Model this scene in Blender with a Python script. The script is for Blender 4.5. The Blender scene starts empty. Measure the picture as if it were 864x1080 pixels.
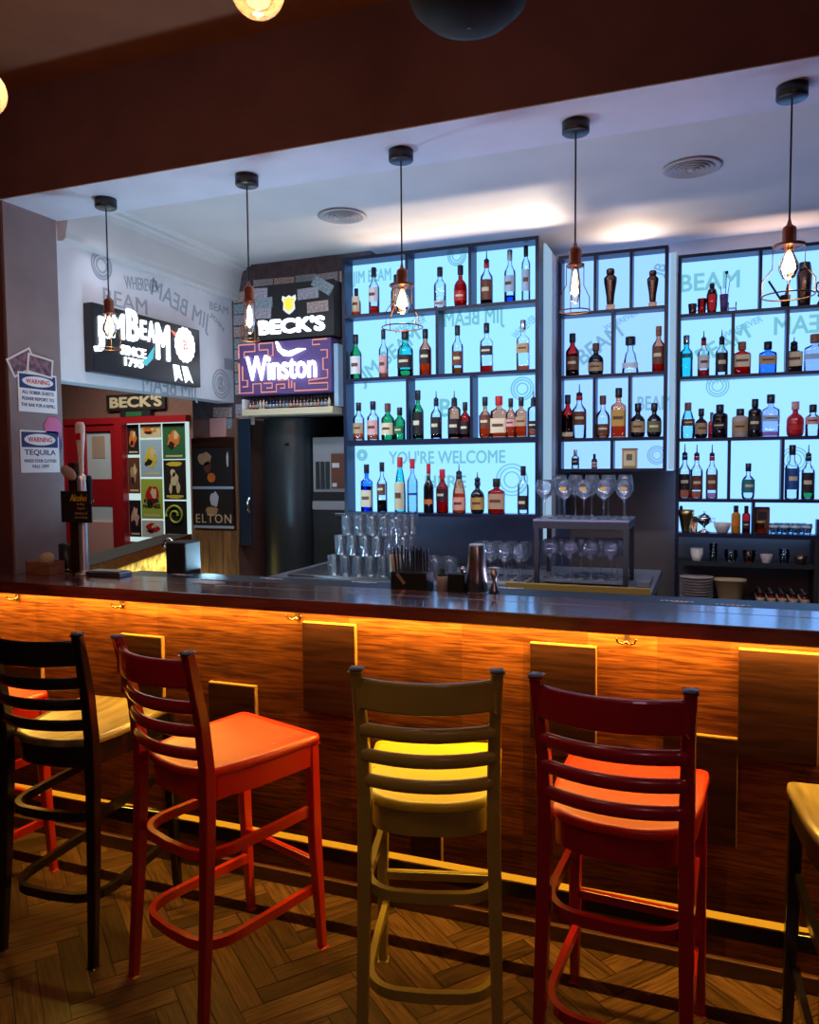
import bpy, math, random
from mathutils import Matrix, Vector
random.seed(7)
PI = math.pi
S = bpy.context.scene
COL = S.collection

# ------------------------------------------------------------------ camera
cam_d = bpy.data.cameras.new('camera'); cam = bpy.data.objects.new('camera', cam_d); COL.objects.link(cam)
_f = 818.0
def _n(v): v = Vector(v); v.normalize(); return v
_dY = _n((745-432, 540-490, -_f)); _X = -_n((-1700-432, 540-510, -_f))
_X = _n(_X - _dY*_X.dot(_dY)); _Z = _X.cross(_dY)
R3 = Matrix((_X, _dY, _Z))
M4 = R3.to_4x4(); M4.translation = Vector((0, 0, 1.6)); cam.matrix_world = M4
cam_d.sensor_fit = 'HORIZONTAL'; cam_d.sensor_width = 36.0; cam_d.lens = 36.0*_f/864.0
cam_d.clip_start = 0.05
S.camera = cam

# ------------------------------------------------------------------ world, lights, exposure
S.view_settings.view_transform = 'Standard'; S.view_settings.look = 'None'
S.view_settings.exposure = 0.0; S.view_settings.gamma = 1.0; S.view_settings.use_curve_mapping = False
W = bpy.data.worlds.new('world'); S.world = W; W.use_nodes = True
W.node_tree.nodes['Background'].inputs[0].default_value = (0.75, 0.42, 0.42, 1)
W.node_tree.nodes['Background'].inputs[1].default_value = 0.02

def area(name, loc, sx, sy, power, color, rot=(0, 0, 0), spread=PI):
    d = bpy.data.lights.new(name, 'AREA'); d.shape = 'RECTANGLE'; d.size = sx; d.size_y = sy
    d.energy = power; d.color = color; d.spread = spread
    o = bpy.data.objects.new(name, d); COL.objects.link(o); o.location = loc; o.rotation_euler = rot
    return o
def point(name, loc, power, color, r=0.03):
    d = bpy.data.lights.new(name, 'POINT'); d.energy = power; d.color = color; d.shadow_soft_size = r
    o = bpy.data.objects.new(name, d); COL.objects.link(o); o.location = loc
    return o
# LED strip under the bar top
area('led_light', (-1.0, 2.505, 1.076), 4.8, 0.010, 46, (1, 0.575, 0.08))
# LED strips behind the top boards of the shelves, washing the ceiling
area('cove_light', (-0.885, 4.33, 2.690), 0.10, 0.02, 4.0, (1, 0.82, 0.64), (math.radians(-103), 0, 0))
area('cove_light', (-1.50, 4.33, 2.690), 0.85, 0.02, 5.0, (1, 0.80, 0.60), (math.radians(-103), 0, 0))
area('cove_light', (-0.42, 4.80, 2.728), 0.08, 0.02, 3.5, (1, 0.78, 0.60), (math.radians(-103), 0, 0))
area('cove_light', (0.35, 4.92, 2.735), 0.5, 0.02, 2.0, (1, 0.70, 0.58), (math.radians(-103), 0, 0))
# fill lights added below the bar ceiling, aimed at the shelves; no real fixtures
area('shelf_fill', (-1.5, 3.02, 2.78), 2.6, 0.10, 9, (0.80, 0.84, 1.0), (math.radians(38), 0, 0), PI*.62)
area('shelf_fill', (0.4, 3.02, 2.78), 1.4, 0.10, 4.5, (0.80, 0.84, 1.0), (math.radians(38), 0, 0), PI*.62)
# cool upward fills added behind the bar, no fixture, for soffit and papered wall
area('counter_fill', (-2.15, 3.16, 1.10), 0.35, 0.12, 17, (0.42, 0.76, 1.0), (PI, math.radians(14), 0))
area('counter_fill', (-0.6, 3.2, 1.06), 1.6, 0.10, 11, (0.66, 0.60, 1.0), (PI, 0, 0))
# fill points added in the front room for the stool backs, no fixtures
point('room_fill', (-0.8, 0.9, 2.45), 9, (1, 0.58, 0.38), 0.1)
point('room_fill', (-2.3, 1.2, 2.5), 9, (1, 0.58, 0.38), 0.1)
point('room_fill', (0.7, -0.6, 2.3), 15, (0.9, 0.50, 0.62), 0.2)
# unseen fill added over the far posters, then the LED under the far counter
area('far_fill', (-5.2, 5.6, 2.75), 1.2, 0.5, 18, (1, 0.93, 0.80))
area('far_led', (-3.62, 4.48, 0.965), 0.012, 1.7, 9, (1, 0.82, 0.30), (0, 0, math.radians(22)))

# ------------------------------------------------------------------ materials
MT = {}
def _new(name):
    m = bpy.data.materials.new(name); m.use_nodes = True; m.node_tree.nodes.clear(); MT[name] = m
    return m, m.node_tree.nodes, m.node_tree.links
def mat(name, col, rough=0.5, metal=0.0, var=0.0, scale=20, bump=0.0, stretch=(1, 1, 1), coat=0.0, spec=0.5):
    m, N, L = _new(name)
    o = N.new('ShaderNodeOutputMaterial'); b = N.new('ShaderNodeBsdfPrincipled')
    L.new(b.outputs[0], o.inputs[0])
    b.inputs['Base Color'].default_value = (*col, 1); b.inputs['Roughness'].default_value = rough
    b.inputs['Metallic'].default_value = metal; b.inputs['Coat Weight'].default_value = coat
    b.inputs['Coat Roughness'].default_value = 0.12; b.inputs['Specular IOR Level'].default_value = spec
    if var or bump:
        tc = N.new('ShaderNodeTexCoord'); mp = N.new('ShaderNodeMapping'); mp.inputs['Scale'].default_value = stretch
        nz = N.new('ShaderNodeTexNoise'); nz.inputs['Scale'].default_value = scale; nz.inputs['Detail'].default_value = 5
        L.new(tc.outputs['Object'], mp.inputs[0]); L.new(mp.outputs[0], nz.inputs['Vector'])
        if var:
            r = N.new('ShaderNodeValToRGB')
            r.color_ramp.elements[0].position = 0.3; r.color_ramp.elements[1].position = 0.7
            r.color_ramp.elements[0].color = (*[c*(1-var) for c in col], 1)
            r.color_ramp.elements[1].color = (*[min(1, c*(1+var*0.7)) for c in col], 1)
            L.new(nz.outputs[0], r.inputs[0]); L.new(r.outputs[0], b.inputs['Base Color'])
        if bump:
            bp = N.new('ShaderNodeBump'); bp.inputs['Strength'].default_value = bump; bp.inputs['Distance'].default_value = 0.004
            L.new(nz.outputs[0], bp.inputs['Height']); L.new(bp.outputs[0], b.inputs['Normal'])
    return m
def emis(name, col, st):
    m, N, L = _new(name)
    o = N.new('ShaderNodeOutputMaterial'); e = N.new('ShaderNodeEmission')
    e.inputs[0].default_value = (*col, 1); e.inputs[1].default_value = st; L.new(e.outputs[0], o.inputs[0])
    return m
def glass(name, col, edge=0.35, gloss=1.0, rough=0.03, haze=None, hc=(1, 1, 1)):
    """thin tinted glass: transparent tint that deepens towards the rim, plus a fresnel reflection"""
    m, N, L = _new(name)
    o = N.new('ShaderNodeOutputMaterial'); t = N.new('ShaderNodeBsdfTransparent'); g = N.new('ShaderNodeBsdfGlossy')
    g.inputs['Roughness'].default_value = rough; g.inputs[0].default_value = (gloss, gloss, gloss, 1)
    lw = N.new('ShaderNodeLayerWeight'); lw.inputs[0].default_value = 0.5
    pw = N.new('ShaderNodeMath'); pw.operation = 'POWER'; pw.inputs[1].default_value = 2.6
    mx = N.new('ShaderNodeMix'); mx.data_type = 'RGBA'
    mx.inputs[6].default_value = (*col, 1); mx.inputs[7].default_value = (*[c*edge for c in col], 1)
    L.new(lw.outputs['Facing'], pw.inputs[0]); L.new(pw.outputs[0], mx.inputs[0]); L.new(mx.outputs[2], t.inputs[0])
    fr = N.new('ShaderNodeFresnel'); fr.inputs[0].default_value = 1.45
    ms = N.new('ShaderNodeMixShader'); L.new(fr.outputs[0], ms.inputs[0]); L.new(t.outputs[0], ms.inputs[1]); L.new(g.outputs[0], ms.inputs[2])
    L.new(ms.outputs[0], o.inputs[0])
    if haze:
        d = N.new('ShaderNodeBsdfDiffuse'); d.inputs[0].default_value = (*hc, 1); tl = N.new('ShaderNodeBsdfTranslucent'); tl.inputs[0].default_value = (*hc, 1)
        m1 = N.new('ShaderNodeMixShader'); L.new(d.outputs[0], m1.inputs[1]); L.new(tl.outputs[0], m1.inputs[2])
        m2 = N.new('ShaderNodeMixShader'); m2.inputs[0].default_value = haze; L.new(ms.outputs[0], m2.inputs[1]); L.new(m1.outputs[0], m2.inputs[2]); L.new(m2.outputs[0], o.inputs[0])
    return m

def liquid(name, col, dif):
    m, N, L = _new(name)
    o = N.new('ShaderNodeOutputMaterial'); t = N.new('ShaderNodeBsdfTransparent'); t.inputs[0].default_value = (*col, 1)
    d = N.new('ShaderNodeBsdfDiffuse'); d.inputs[0].default_value = (*dif, 1); ms = N.new('ShaderNodeMixShader'); ms.inputs[0].default_value = 0.45
    L.new(t.outputs[0], ms.inputs[1]); L.new(d.outputs[0], ms.inputs[2]); L.new(ms.outputs[0], o.inputs[0]); return m

def wood(name, c1, c2, rough=0.35, scale=3.0, stretch=(1, 8, 8), blocks=None, coat=0.0, wear=None, spec=0.5, bump=0.12, cr=0.15):
    m, N, L = _new(name)
    o = N.new('ShaderNodeOutputMaterial'); b = N.new('ShaderNodeBsdfPrincipled'); L.new(b.outputs[0], o.inputs[0])
    b.inputs['Roughness'].default_value = rough; b.inputs['Coat Weight'].default_value = coat; b.inputs['Coat Roughness'].default_value = cr
    b.inputs['Specular IOR Level'].default_value = spec
    tc = N.new('ShaderNodeTexCoord'); mp = N.new('ShaderNodeMapping'); mp.inputs['Scale'].default_value = stretch
    nz = N.new('ShaderNodeTexNoise'); nz.inputs['Scale'].default_value = scale; nz.inputs['Detail'].default_value = 8; nz.inputs['Distortion'].default_value = 0.6
    L.new(tc.outputs['Object'], mp.inputs[0]); L.new(mp.outputs[0], nz.inputs['Vector'])
    r = N.new('ShaderNodeValToRGB'); r.color_ramp.elements[0].position = 0.35; r.color_ramp.elements[1].position = 0.68
    r.color_ramp.elements[0].color = (*c1, 1); r.color_ramp.elements[1].color = (*c2, 1)
    L.new(nz.outputs[0], r.inputs[0]); out = r.outputs[0]
    if blocks:      # veneer squares, each of its own tone
        dv = N.new('ShaderNodeVectorMath'); dv.operation = 'DIVIDE'; dv.inputs[1].default_value = blocks
        fl = N.new('ShaderNodeVectorMath'); fl.operation = 'FLOOR'; L.new(tc.outputs['Object'], dv.inputs[0]); L.new(dv.outputs[0], fl.inputs[0])
        wn = N.new('ShaderNodeTexWhiteNoise'); L.new(fl.outputs[0], wn.inputs[0])
        mr = N.new('ShaderNodeMapRange'); mr.inputs[3].default_value = 0.62; mr.inputs[4].default_value = 1.2; L.new(wn.outputs['Value'], mr.inputs[0])
        hs = N.new('ShaderNodeHueSaturation'); L.new(mr.outputs[0], hs.inputs['Value']); L.new(out, hs.inputs['Color']); out = hs.outputs[0]
    if wear:
        n2 = N.new('ShaderNodeTexNoise'); n2.inputs['Scale'].default_value = 14; n2.inputs['Detail'].default_value = 6
        L.new(tc.outputs['Object'], n2.inputs['Vector'])
        r2 = N.new('ShaderNodeValToRGB'); r2.color_ramp.elements[0].position = wear[1]; r2.color_ramp.elements[1].position = wear[1]+0.03
        L.new(n2.outputs[0], r2.inputs[0])
        mx = N.new('ShaderNodeMix'); mx.data_type = 'RGBA'; mx.inputs[7].default_value = (*wear[0], 1)
        L.new(r2.outputs[0], mx.inputs[0]); L.new(out, mx.inputs[6]); out = mx.outputs[2]
    L.new(out, b.inputs['Base Color'])
    bp = N.new('ShaderNodeBump'); bp.inputs['Strength'].default_value = bump; bp.inputs['Distance'].default_value = 0.003
    L.new(nz.outputs[0], bp.inputs['Height']); L.new(bp.outputs[0], b.inputs['Normal'])
    return m

# ------------------------------------------------------------------ mesh helpers
class MB:
    def __init__(s): s.v = []; s.f = []; s.sm = []
    def add(s, vs, fs, smooth=False):
        o = len(s.v); s.v += [tuple(v) for v in vs]; s.f += [tuple(i+o for i in f) for f in fs]; s.sm += [smooth]*len(fs); return s
    def box(s, x0, x1, y0, y1, z0, z1, bev=0.0):
        if bev > 0:
            b = min(bev, (x1-x0)/2.1, (y1-y0)/2.1, (z1-z0)/2.1)
            import bmesh
            bm = bmesh.new(); bmesh.ops.create_cube(bm, size=1)
            for v in bm.verts: v.co = Vector(((x0+x1)/2+v.co.x*(x1-x0), (y0+y1)/2+v.co.y*(y1-y0), (z0+z1)/2+v.co.z*(z1-z0)))
            bmesh.ops.bevel(bm, geom=list(bm.edges), offset=b, segments=2, affect='EDGES', profile=0.5)
            bm.verts.index_update()
            s.add([v.co[:] for v in bm.verts], [[v.index for v in f.verts] for f in bm.faces]); bm.free(); return s
        v = [(x, y, z) for z in (z0, z1) for y in (y0, y1) for x in (x0, x1)]
        return s.add(v, [(0, 2, 3, 1), (4, 5, 7, 6), (0, 1, 5, 4), (2, 6, 7, 3), (0, 4, 6, 2), (1, 3, 7, 5)])
    def lathe(s, prof, n=20, c=(0, 0, 0), sq=2.0, dy=1.0, a0=0.0, a1=2*PI, smooth=True, M=None):
        full = abs(a1-a0-2*PI) < 1e-6; k = n if full else n+1
        vs = []
        for r, z in prof:
            for i in range(k):
                a = a0+(a1-a0)*i/n; ca, sa = math.cos(a), math.sin(a)
                q = 1.0 if sq == 2 else (abs(ca)**sq+abs(sa)**sq)**(-1/sq)
                p = Vector((c[0]+r*q*ca, c[1]+r*q*sa*dy, c[2]+z))
                if M: p = M @ p
                vs.append(p)
        fs = []
        for j in range(len(prof)-1):
            for i in range(n if full else n):
                i2 = (i+1) % k
                fs.append((j*k+i, j*k+i2, (j+1)*k+i2, (j+1)*k+i))
        if full:
            if prof[0][0] > 1e-5: fs.append(tuple(reversed(range(k))))
            if prof[-1][0] > 1e-5: fs.append(tuple((len(prof)-1)*k+i for i in range(k)))
        return s.add(vs, fs, smooth)
    def tube(s, pts, r, n=8, ry=None, closed=False, up=(0, 0, 1), cap=True, smooth=True):
        pts = [Vector(p) for p in pts]; m = len(pts); vs = []
        rr = r if isinstance(r, (list, tuple)) else [r]*m
        for i, p in enumerate(pts):
            if closed: t = pts[(i+1) % m]-pts[i-1]
            else: t = pts[min(i+1, m-1)]-pts[max(i-1, 0)]
            t.normalize(); u = Vector(up)
            if abs(t.dot(u)) > 0.97: u = Vector((0, 1, 0)) if abs(t.y) < 0.9 else Vector((1, 0, 0))
            a = t.cross(u).normalized(); b = a.cross(t).normalized()
            for k in range(n):
                an = 2*PI*(k+0.5)/n; w = rr[i]; h = (ry if ry else rr[i])
                if n == 4: w, h = w*1.414, h*1.414
                vs.append(p+a*math.cos(an)*w+b*math.sin(an)*h)
        fs = []
        for i in range(m if closed else m-1):
            j = (i+1) % m
            for k in range(n):
                k2 = (k+1) % n; fs.append((i*n+k, i*n+k2, j*n+k2, j*n+k))
        if cap and not closed:
            fs.append(tuple(range(n))); fs.append(tuple(reversed([(m-1)*n+k for k in range(n)])))
        return s.add(vs, fs, smooth and n > 4)
    def prism(s, poly, z0, z1, M=None):
        n = len(poly); v = [Vector((x, y, z0)) for x, y in poly]+[Vector((x, y, z1)) for x, y in poly]
        if M: v = [M @ p for p in v]
        return s.add(v, [tuple(reversed(range(n))), tuple(range(n, 2*n))]+[(i, (i+1) % n, n+(i+1) % n, n+i) for i in range(n)])
    def mesh(s, name, m):
        me = bpy.data.meshes.new(name); me.from_pydata(s.v, [], s.f)
        for p, f in zip(me.polygons, s.sm): p.use_smooth = f
        ms = m if isinstance(m, (list, tuple)) else [m]
        for x in ms: me.materials.append(MT[x] if isinstance(x, str) else x)
        me.update(); return me
    def build(s, name, m, parent=None, bev=0.0):
        o = bpy.data.objects.new(name, s.mesh(name, m)); COL.objects.link(o)
        if parent: o.parent = parent
        if bev:
            b = o.modifiers.new('b', 'BEVEL'); b.width = bev; b.segments = 2; b.limit_method = 'ANGLE'
        return o
def tag(o, label, cat, group=None):
    o['label'] = label; o['category'] = cat
    if group: o['group'] = group
    return o
def thing(name, label, cat, loc=(0, 0, 0), rz=0.0, group=None):
    o = bpy.data.objects.new(name, None); COL.objects.link(o); o.location = loc; o.rotation_euler = (0, 0, rz); o.empty_display_size = 0.05
    return tag(o, label, cat, group)
def struct(name, mb, m, bev=0):
    o = mb.build(name, m, None, bev); o['kind'] = 'structure'; return o
def kids(o): return [c for c in bpy.data.objects if c.parent == o]
def dup(root, loc, rz=None, label=None, group=None):
    r = root.copy(); COL.objects.link(r); r.location = loc
    if rz is not None: r.rotation_euler = (0, 0, rz)
    if label: r['label'] = label
    if group: r['group'] = group
    for ch in kids(root):
        c = ch.copy(); COL.objects.link(c); c.parent = r
        for g in kids(ch):
            d = g.copy(); COL.objects.link(d); d.parent = c
    return r
def text(name, s, m, parent, loc, w=None, h=None, face='Y', depth=0.001, off=0.0, mirror=False, spacing=1.0, shear=0.0, rot=0.0):
    """letters as real thin mesh, centred at loc, scaled to width w and height h. face 'Y': read from -Y; 'X': read from +X."""
    c = bpy.data.curves.new(name, 'FONT'); c.body = s; c.align_x = 'CENTER'; c.align_y = 'CENTER'; c.size = 1.0
    c.extrude = 0.001; c.space_character = spacing; c.shear = shear; c.resolution_u = 3
    to = bpy.data.objects.new(name, c); COL.objects.link(to)
    dg = bpy.context.evaluated_depsgraph_get(); me = bpy.data.meshes.new_from_object(to.evaluated_get(dg))
    bpy.data.objects.remove(to); bpy.data.curves.remove(c)
    if off > 0:      # bold weight: the same letters laid over each other a stroke width apart
        V = [v.co.copy() for v in me.vertices]; F = [tuple(p.vertices) for p in me.polygons]; nv = len(V); vs, fs = [], []
        for q in range(8):
            dx, dy = off*math.cos(PI*q/4), off*math.sin(PI*q/4)
            vs += [(v.x+dx, v.y+dy, v.z*(1+.01*q)) for v in V]; fs += [tuple(i+q*nv for i in f) for f in F]
        me = bpy.data.meshes.new(name); me.from_pydata(vs, [], fs)
    xs = [v.co.x for v in me.vertices]; ys = [v.co.y for v in me.vertices]
    cx, cy = (max(xs)+min(xs))/2, (max(ys)+min(ys))/2; sx, sy = max(xs)-min(xs), max(ys)-min(ys)
    kx = w/sx if w else None; ky = h/sy if h else None
    if kx is None: kx = ky
    if ky is None: ky = kx
    cr, sr = math.cos(rot), math.sin(rot)
    for v in me.vertices:
        a, b, d = (v.co.x-cx)*kx, (v.co.y-cy)*ky, v.co.z*depth/0.001
        if mirror: a = -a
        a, b = a*cr-b*sr, a*sr+b*cr
        v.co = (a, -d, b) if face == 'Y' else (d, a, b)
    me.materials.clear(); me.materials.append(MT[m])
    o = bpy.data.objects.new(name, me); COL.objects.link(o); o.location = loc
    if parent: o.parent = parent; o.location = Vector(loc)-parent.location if parent.rotation_euler.z == 0 else loc
    return o
def _ray(u, v): return R3 @ Vector((u-432, 540-v, -_f))
def at(u, v, Y):
    d = _ray(u, v); return Vector((0, 0, 1.6)) + d*(Y/d.y)
def atx(u, v, X):
    d = _ray(u, v); return Vector((0, 0, 1.6)) + d*(X/d.x)
def part(mb, name, m, parent, bev=0.0):
    """child whose vertices were given in world space"""
    p = parent.location
    if parent.parent: p = p + parent.parent.location
    mb.v = [(x-p.x, y-p.y, z-p.z) for x, y, z in mb.v]
    return mb.build(name, m, parent, bev)

# ------------------------------------------------------------------ material library
mat('wall_dark', (0.115, 0.044, 0.046), 0.75, var=0.15, scale=6, bump=0.3)
mat('wall_pillar', (0.26, 0.205, 0.21), 0.7, var=0.1, scale=8, bump=0.2)
mat('ceiling_front', (0.19, 0.070, 0.028), 0.8, var=0.12, scale=5)
mat('soffit', (0.62, 0.62, 0.70), 0.6, var=0.06, scale=6, bump=0.15)
mat('ceiling_bar', (0.62, 0.58, 0.57), 0.75, var=0.05, scale=4, bump=0.1)
mat('plaster', (0.66, 0.65, 0.64), 0.6, var=0.05, scale=6)
mat('wallpaper', (0.78, 0.80, 0.84), 0.6, var=0.04, scale=10)
mat('wallpaper_print', (0.40, 0.44, 0.50), 0.6)
mat('wall_blue', (0.13, 0.16, 0.27), 0.6, var=0.1, scale=9)
mat('wall_brown', (0.135, 0.105, 0.095), 0.55, var=0.1, scale=5)
mat('wall_far', (0.24, 0.12, 0.10), 0.7, var=0.1)
mat('money_wall', (0.10, 0.075, 0.085), 0.8, var=0.35, scale=30)
mat('black', (0.012, 0.012, 0.014), 0.35)
mat('black_matte', (0.015, 0.014, 0.016), 0.7)
mat('rubber', (0.012, 0.012, 0.016), 0.45, bump=0.2, scale=200)
mat('shelf_black', (0.008, 0.013, 0.040), 0.40, var=0.2, scale=12, spec=0.4)
mat('steel', (0.55, 0.55, 0.56), 0.28, 1.0, var=0.08, scale=5, stretch=(1, 1, 30))
mat('dark_steel', (0.09, 0.11, 0.12), 0.35, 0.7, var=0.15, scale=4)
mat('satin_chrome', (0.85, 0.86, 0.9), 0.32, 0.85)
mat('lit_edge', (0.42, 0.22, 0.07), 0.5)  # brighter tone painting the LED light caught by the raised panel edges
mat('chrome', (0.85, 0.85, 0.87), 0.08, 1.0)
mat('brass', (0.80, 0.55, 0.22), 0.3, 1.0)
mat('brass_edge', (0.62, 0.42, 0.10), 0.35, 0.3)
mat('copper', (0.45, 0.17, 0.10), 0.3, 0.9, var=0.2, scale=30)
mat('bronze', (0.20, 0.12, 0.09), 0.22, 0.9)
mat('wire', (0.20, 0.11, 0.06), 0.35, 0.8)
mat('white', (0.82, 0.82, 0.82), 0.4)
mat('white_appliance', (0.34, 0.35, 0.37), 0.4)
mat('cream', (0.78, 0.66, 0.42), 0.6)
mat('tan', (0.50, 0.34, 0.18), 0.6)
mat('gold', (0.65, 0.42, 0.10), 0.4, 0.3)
mat('pink', (0.75, 0.40, 0.38), 0.6)
mat('peach', (0.85, 0.42, 0.28), 0.6)
mat('pale', (0.66, 0.76, 0.85), 0.6)
mat('ice', (0.42, 0.62, 0.80), 0.5)
mat('dark', (0.02, 0.016, 0.02), 0.5)
mat('brown', (0.16, 0.055, 0.03), 0.5)
mat('olive', (0.16, 0.16, 0.07), 0.5)
mat('green', (0.03, 0.16, 0.06), 0.5)
mat('teal', (0.03, 0.22, 0.27), 0.5)
mat('blue', (0.03, 0.10, 0.35), 0.4)
mat('navy', (0.012, 0.035, 0.14), 0.5)
mat('navy_panel', (0.012, 0.030, 0.06), 0.45)
mat('red', (0.60, 0.02, 0.02), 0.4)
mat('door_red', (0.42, 0.012, 0.02), 0.35)
mat('orange', (0.80, 0.22, 0.03), 0.5)
mat('yellow', (0.80, 0.62, 0.06), 0.5)
mat('lime', (0.45, 0.60, 0.08), 0.5)
mat('violet', (0.12, 0.07, 0.25), 0.4)
mat('sticker_pink', (0.62, 0.16, 0.35), 0.5)
mat('skin_tone', (0.55, 0.40, 0.32), 0.6)
mat('note_a', (0.42, 0.40, 0.46), 0.7, var=0.55, scale=60, stretch=(1, 1, 2))
mat('note_b', (0.50, 0.38, 0.34), 0.7, var=0.55, scale=55, stretch=(1, 1, 2))
mat('note_c', (0.30, 0.38, 0.42), 0.7, var=0.6, scale=65, stretch=(1, 1, 2))
mat('paper', (0.75, 0.72, 0.70), 0.7)
mat('ceramic', (0.72, 0.68, 0.60), 0.3)
mat('stoneware', (0.56, 0.46, 0.42), 0.5, var=0.1)
mat('opaque_red', (0.55, 0.015, 0.03), 0.2, coat=0.6)
mat('opaque_black', (0.008, 0.006, 0.010), 0.12, coat=0.6)
mat('opaque_orange', (0.65, 0.25, 0.02), 0.3)
mat('slate_top', (0.20, 0.21, 0.26), 0.3, var=0.1)
mat('vent', (0.42, 0.38, 0.38), 0.5)
mat('vent_dark', (0.05, 0.045, 0.05), 0.7)
# light giving
emis('panel_left', (0.38, 0.90, 1.9), 1.0)
emis('panel_mid', (0.37, 0.74, 1.7), 1.0)
emis('panel_right', (0.39, 0.86, 1.9), 1.0)
emis('panel_edge', (0.40, 0.62, 0.85), 0.75)
emis('print_left', (0.22, 0.64, 0.80), 0.85)
emis('print_mid', (0.24, 0.52, 0.80), 0.85)
emis('sign_white', (0.86, 0.97, 1.1), 3.5)
emis('sign_cool', (0.55, 0.86, 1.0), 2.2)
emis('sign_soft', (0.85, 0.92, 0.95), 1.0)
emis('sign_yellow', (1.0, 0.72, 0.08), 1.3)
emis('sign_teal', (0.12, 0.62, 0.80), 1.0)
emis('sign_red', (1.0, 0.25, 0.2), 1.2)
emis('neon_rose', (0.85, 0.36, 0.34), 0.9)
emis('bulb_hot', (1.0, 0.74, 0.30), 22)
mat('dome_black', (0.006, 0.005, 0.005), 0.6, spec=0.12)
emis('bulb_mid', (1.0, 0.80, 0.62), 6)
emis('led', (1.0, 0.66, 0.18), 3)
emis('window_glow', (0.72, 0.95, 0.95), 0.75)
emis('globe_glow', (1.0, 0.66, 0.34), 3.0)
# glass
glass('glass_clear', (0.96, 0.98, 0.99), 0.40)
glass('glass_frost', (0.70, 0.86, 0.95), 0.45, rough=0.2)
glass('glass_green', (0.10, 0.62, 0.30), 0.10)
glass('glass_teal', (0.22, 0.86, 0.80), 0.3)
glass('glass_aqua', (0.60, 0.92, 0.95), 0.3)
glass('glass_blue', (0.22, 0.50, 0.95), 0.4)
glass('glass_amber', (1.0, 0.55, 0.36), 0.35)
glass('glass_red', (0.85, 0.12, 0.10), 0.15)
glass('glass_lilac', (0.78, 0.78, 0.95), 0.4)
glass('globe_glass', (0.90, 0.80, 0.68), 0.45)
glass('globe_amber', (0.95, 0.80, 0.62), 0.5, 1.0, 0.03, 0.28, (1, 0.75, 0.5))
glass('wine_glass', (0.97, 0.98, 1.0), 0.6, 1.0, 0.06, 0.045, (0.75, 0.85, 1.0))
liquid('liq_orange', (1.0, 0.42, 0.25), (0.95, 0.28, 0.12))
liquid('liq_amber', (0.85, 0.34, 0.12), (0.65, 0.25, 0.07))
liquid('liq_red', (0.90, 0.10, 0.10), (0.80, 0.05, 0.04))
glass('liq_dark', (0.10, 0.03, 0.03), 0.4, 0.2)
liquid('liq_pink', (1.0, 0.62, 0.68), (0.95, 0.5, 0.55))
glass('liq_blue', (0.10, 0.30, 0.95), 0.5, 0.2)
glass('liq_yellow', (0.80, 0.75, 0.35), 0.5, 0.2)
glass('liq_cream', (0.85, 0.75, 0.5), 0.5, 0.2)
glass('liq_green', (0.2, 0.6, 0.3), 0.5, 0.2)
# woods
wood('veneer', (0.070, 0.017, 0.006), (0.25, 0.074, 0.020), 0.50, 4.5, (1.6, 1.6, 26), blocks=(0.2155, 50, 0.335), spec=0.2)
wood('veneer_dark', (0.022, 0.006, 0.004), (0.052, 0.016, 0.010), 0.55, 4.0, (1, 1, 14), spec=0.15)
wood('bar_top', (0.085, 0.022, 0.016), (0.22, 0.060, 0.040), 0.26, 2.5, (1, 12, 12), coat=1.0, spec=1.0, bump=0.0, cr=0.12)
wood('skirting', (0.06, 0.022, 0.014), (0.13, 0.045, 0.025), 0.4, 3, (1, 10, 10))
wood('plank_brown', (0.17, 0.09, 0.045), (0.38, 0.21, 0.10), 0.5, 3, (12, 12, 1))
wood('box_wood', (0.22, 0.08, 0.04), (0.42, 0.18, 0.09), 0.5, 8, (2, 2, 14))
wood('counter_orange', (0.40, 0.15, 0.04), (0.66, 0.28, 0.08), 0.4, 4, (4, 4, 12))
wood('natural_seat', (0.20, 0.14, 0.06), (0.46, 0.34, 0.15), 0.30, 2.6, (9, 1.2, 3), coat=0.5)
wood('red_seat', (0.62, 0.020, 0.007), (0.72, 0.030, 0.010), 0.38, 6, (1, 4, 1), coat=0.12, wear=((0.50, 0.24, 0.12), 0.70))
wood('yellow_seat', (0.80, 0.66, 0.015), (0.88, 0.72, 0.02), 0.36, 6, (1, 2, 1), coat=0.15, wear=((0.30, 0.24, 0.08), 0.71))
mat('red_paint', (0.36, 0.008, 0.016), 0.30, coat=0.4, var=0.1, scale=9)
mat('red_bright', (0.60, 0.022, 0.012), 0.30, coat=0.4, var=0.08, scale=9)
mat('yellow_paint', (0.40, 0.30, 0.045), 0.38, coat=0.25, var=0.1, scale=9)
mat('black_paint', (0.010, 0.007, 0.008), 0.28, coat=0.5)
mat('post_top_grey', (0.16, 0.17, 0.22), 0.3)  # cool grey for the caps of the stool posts

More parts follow.
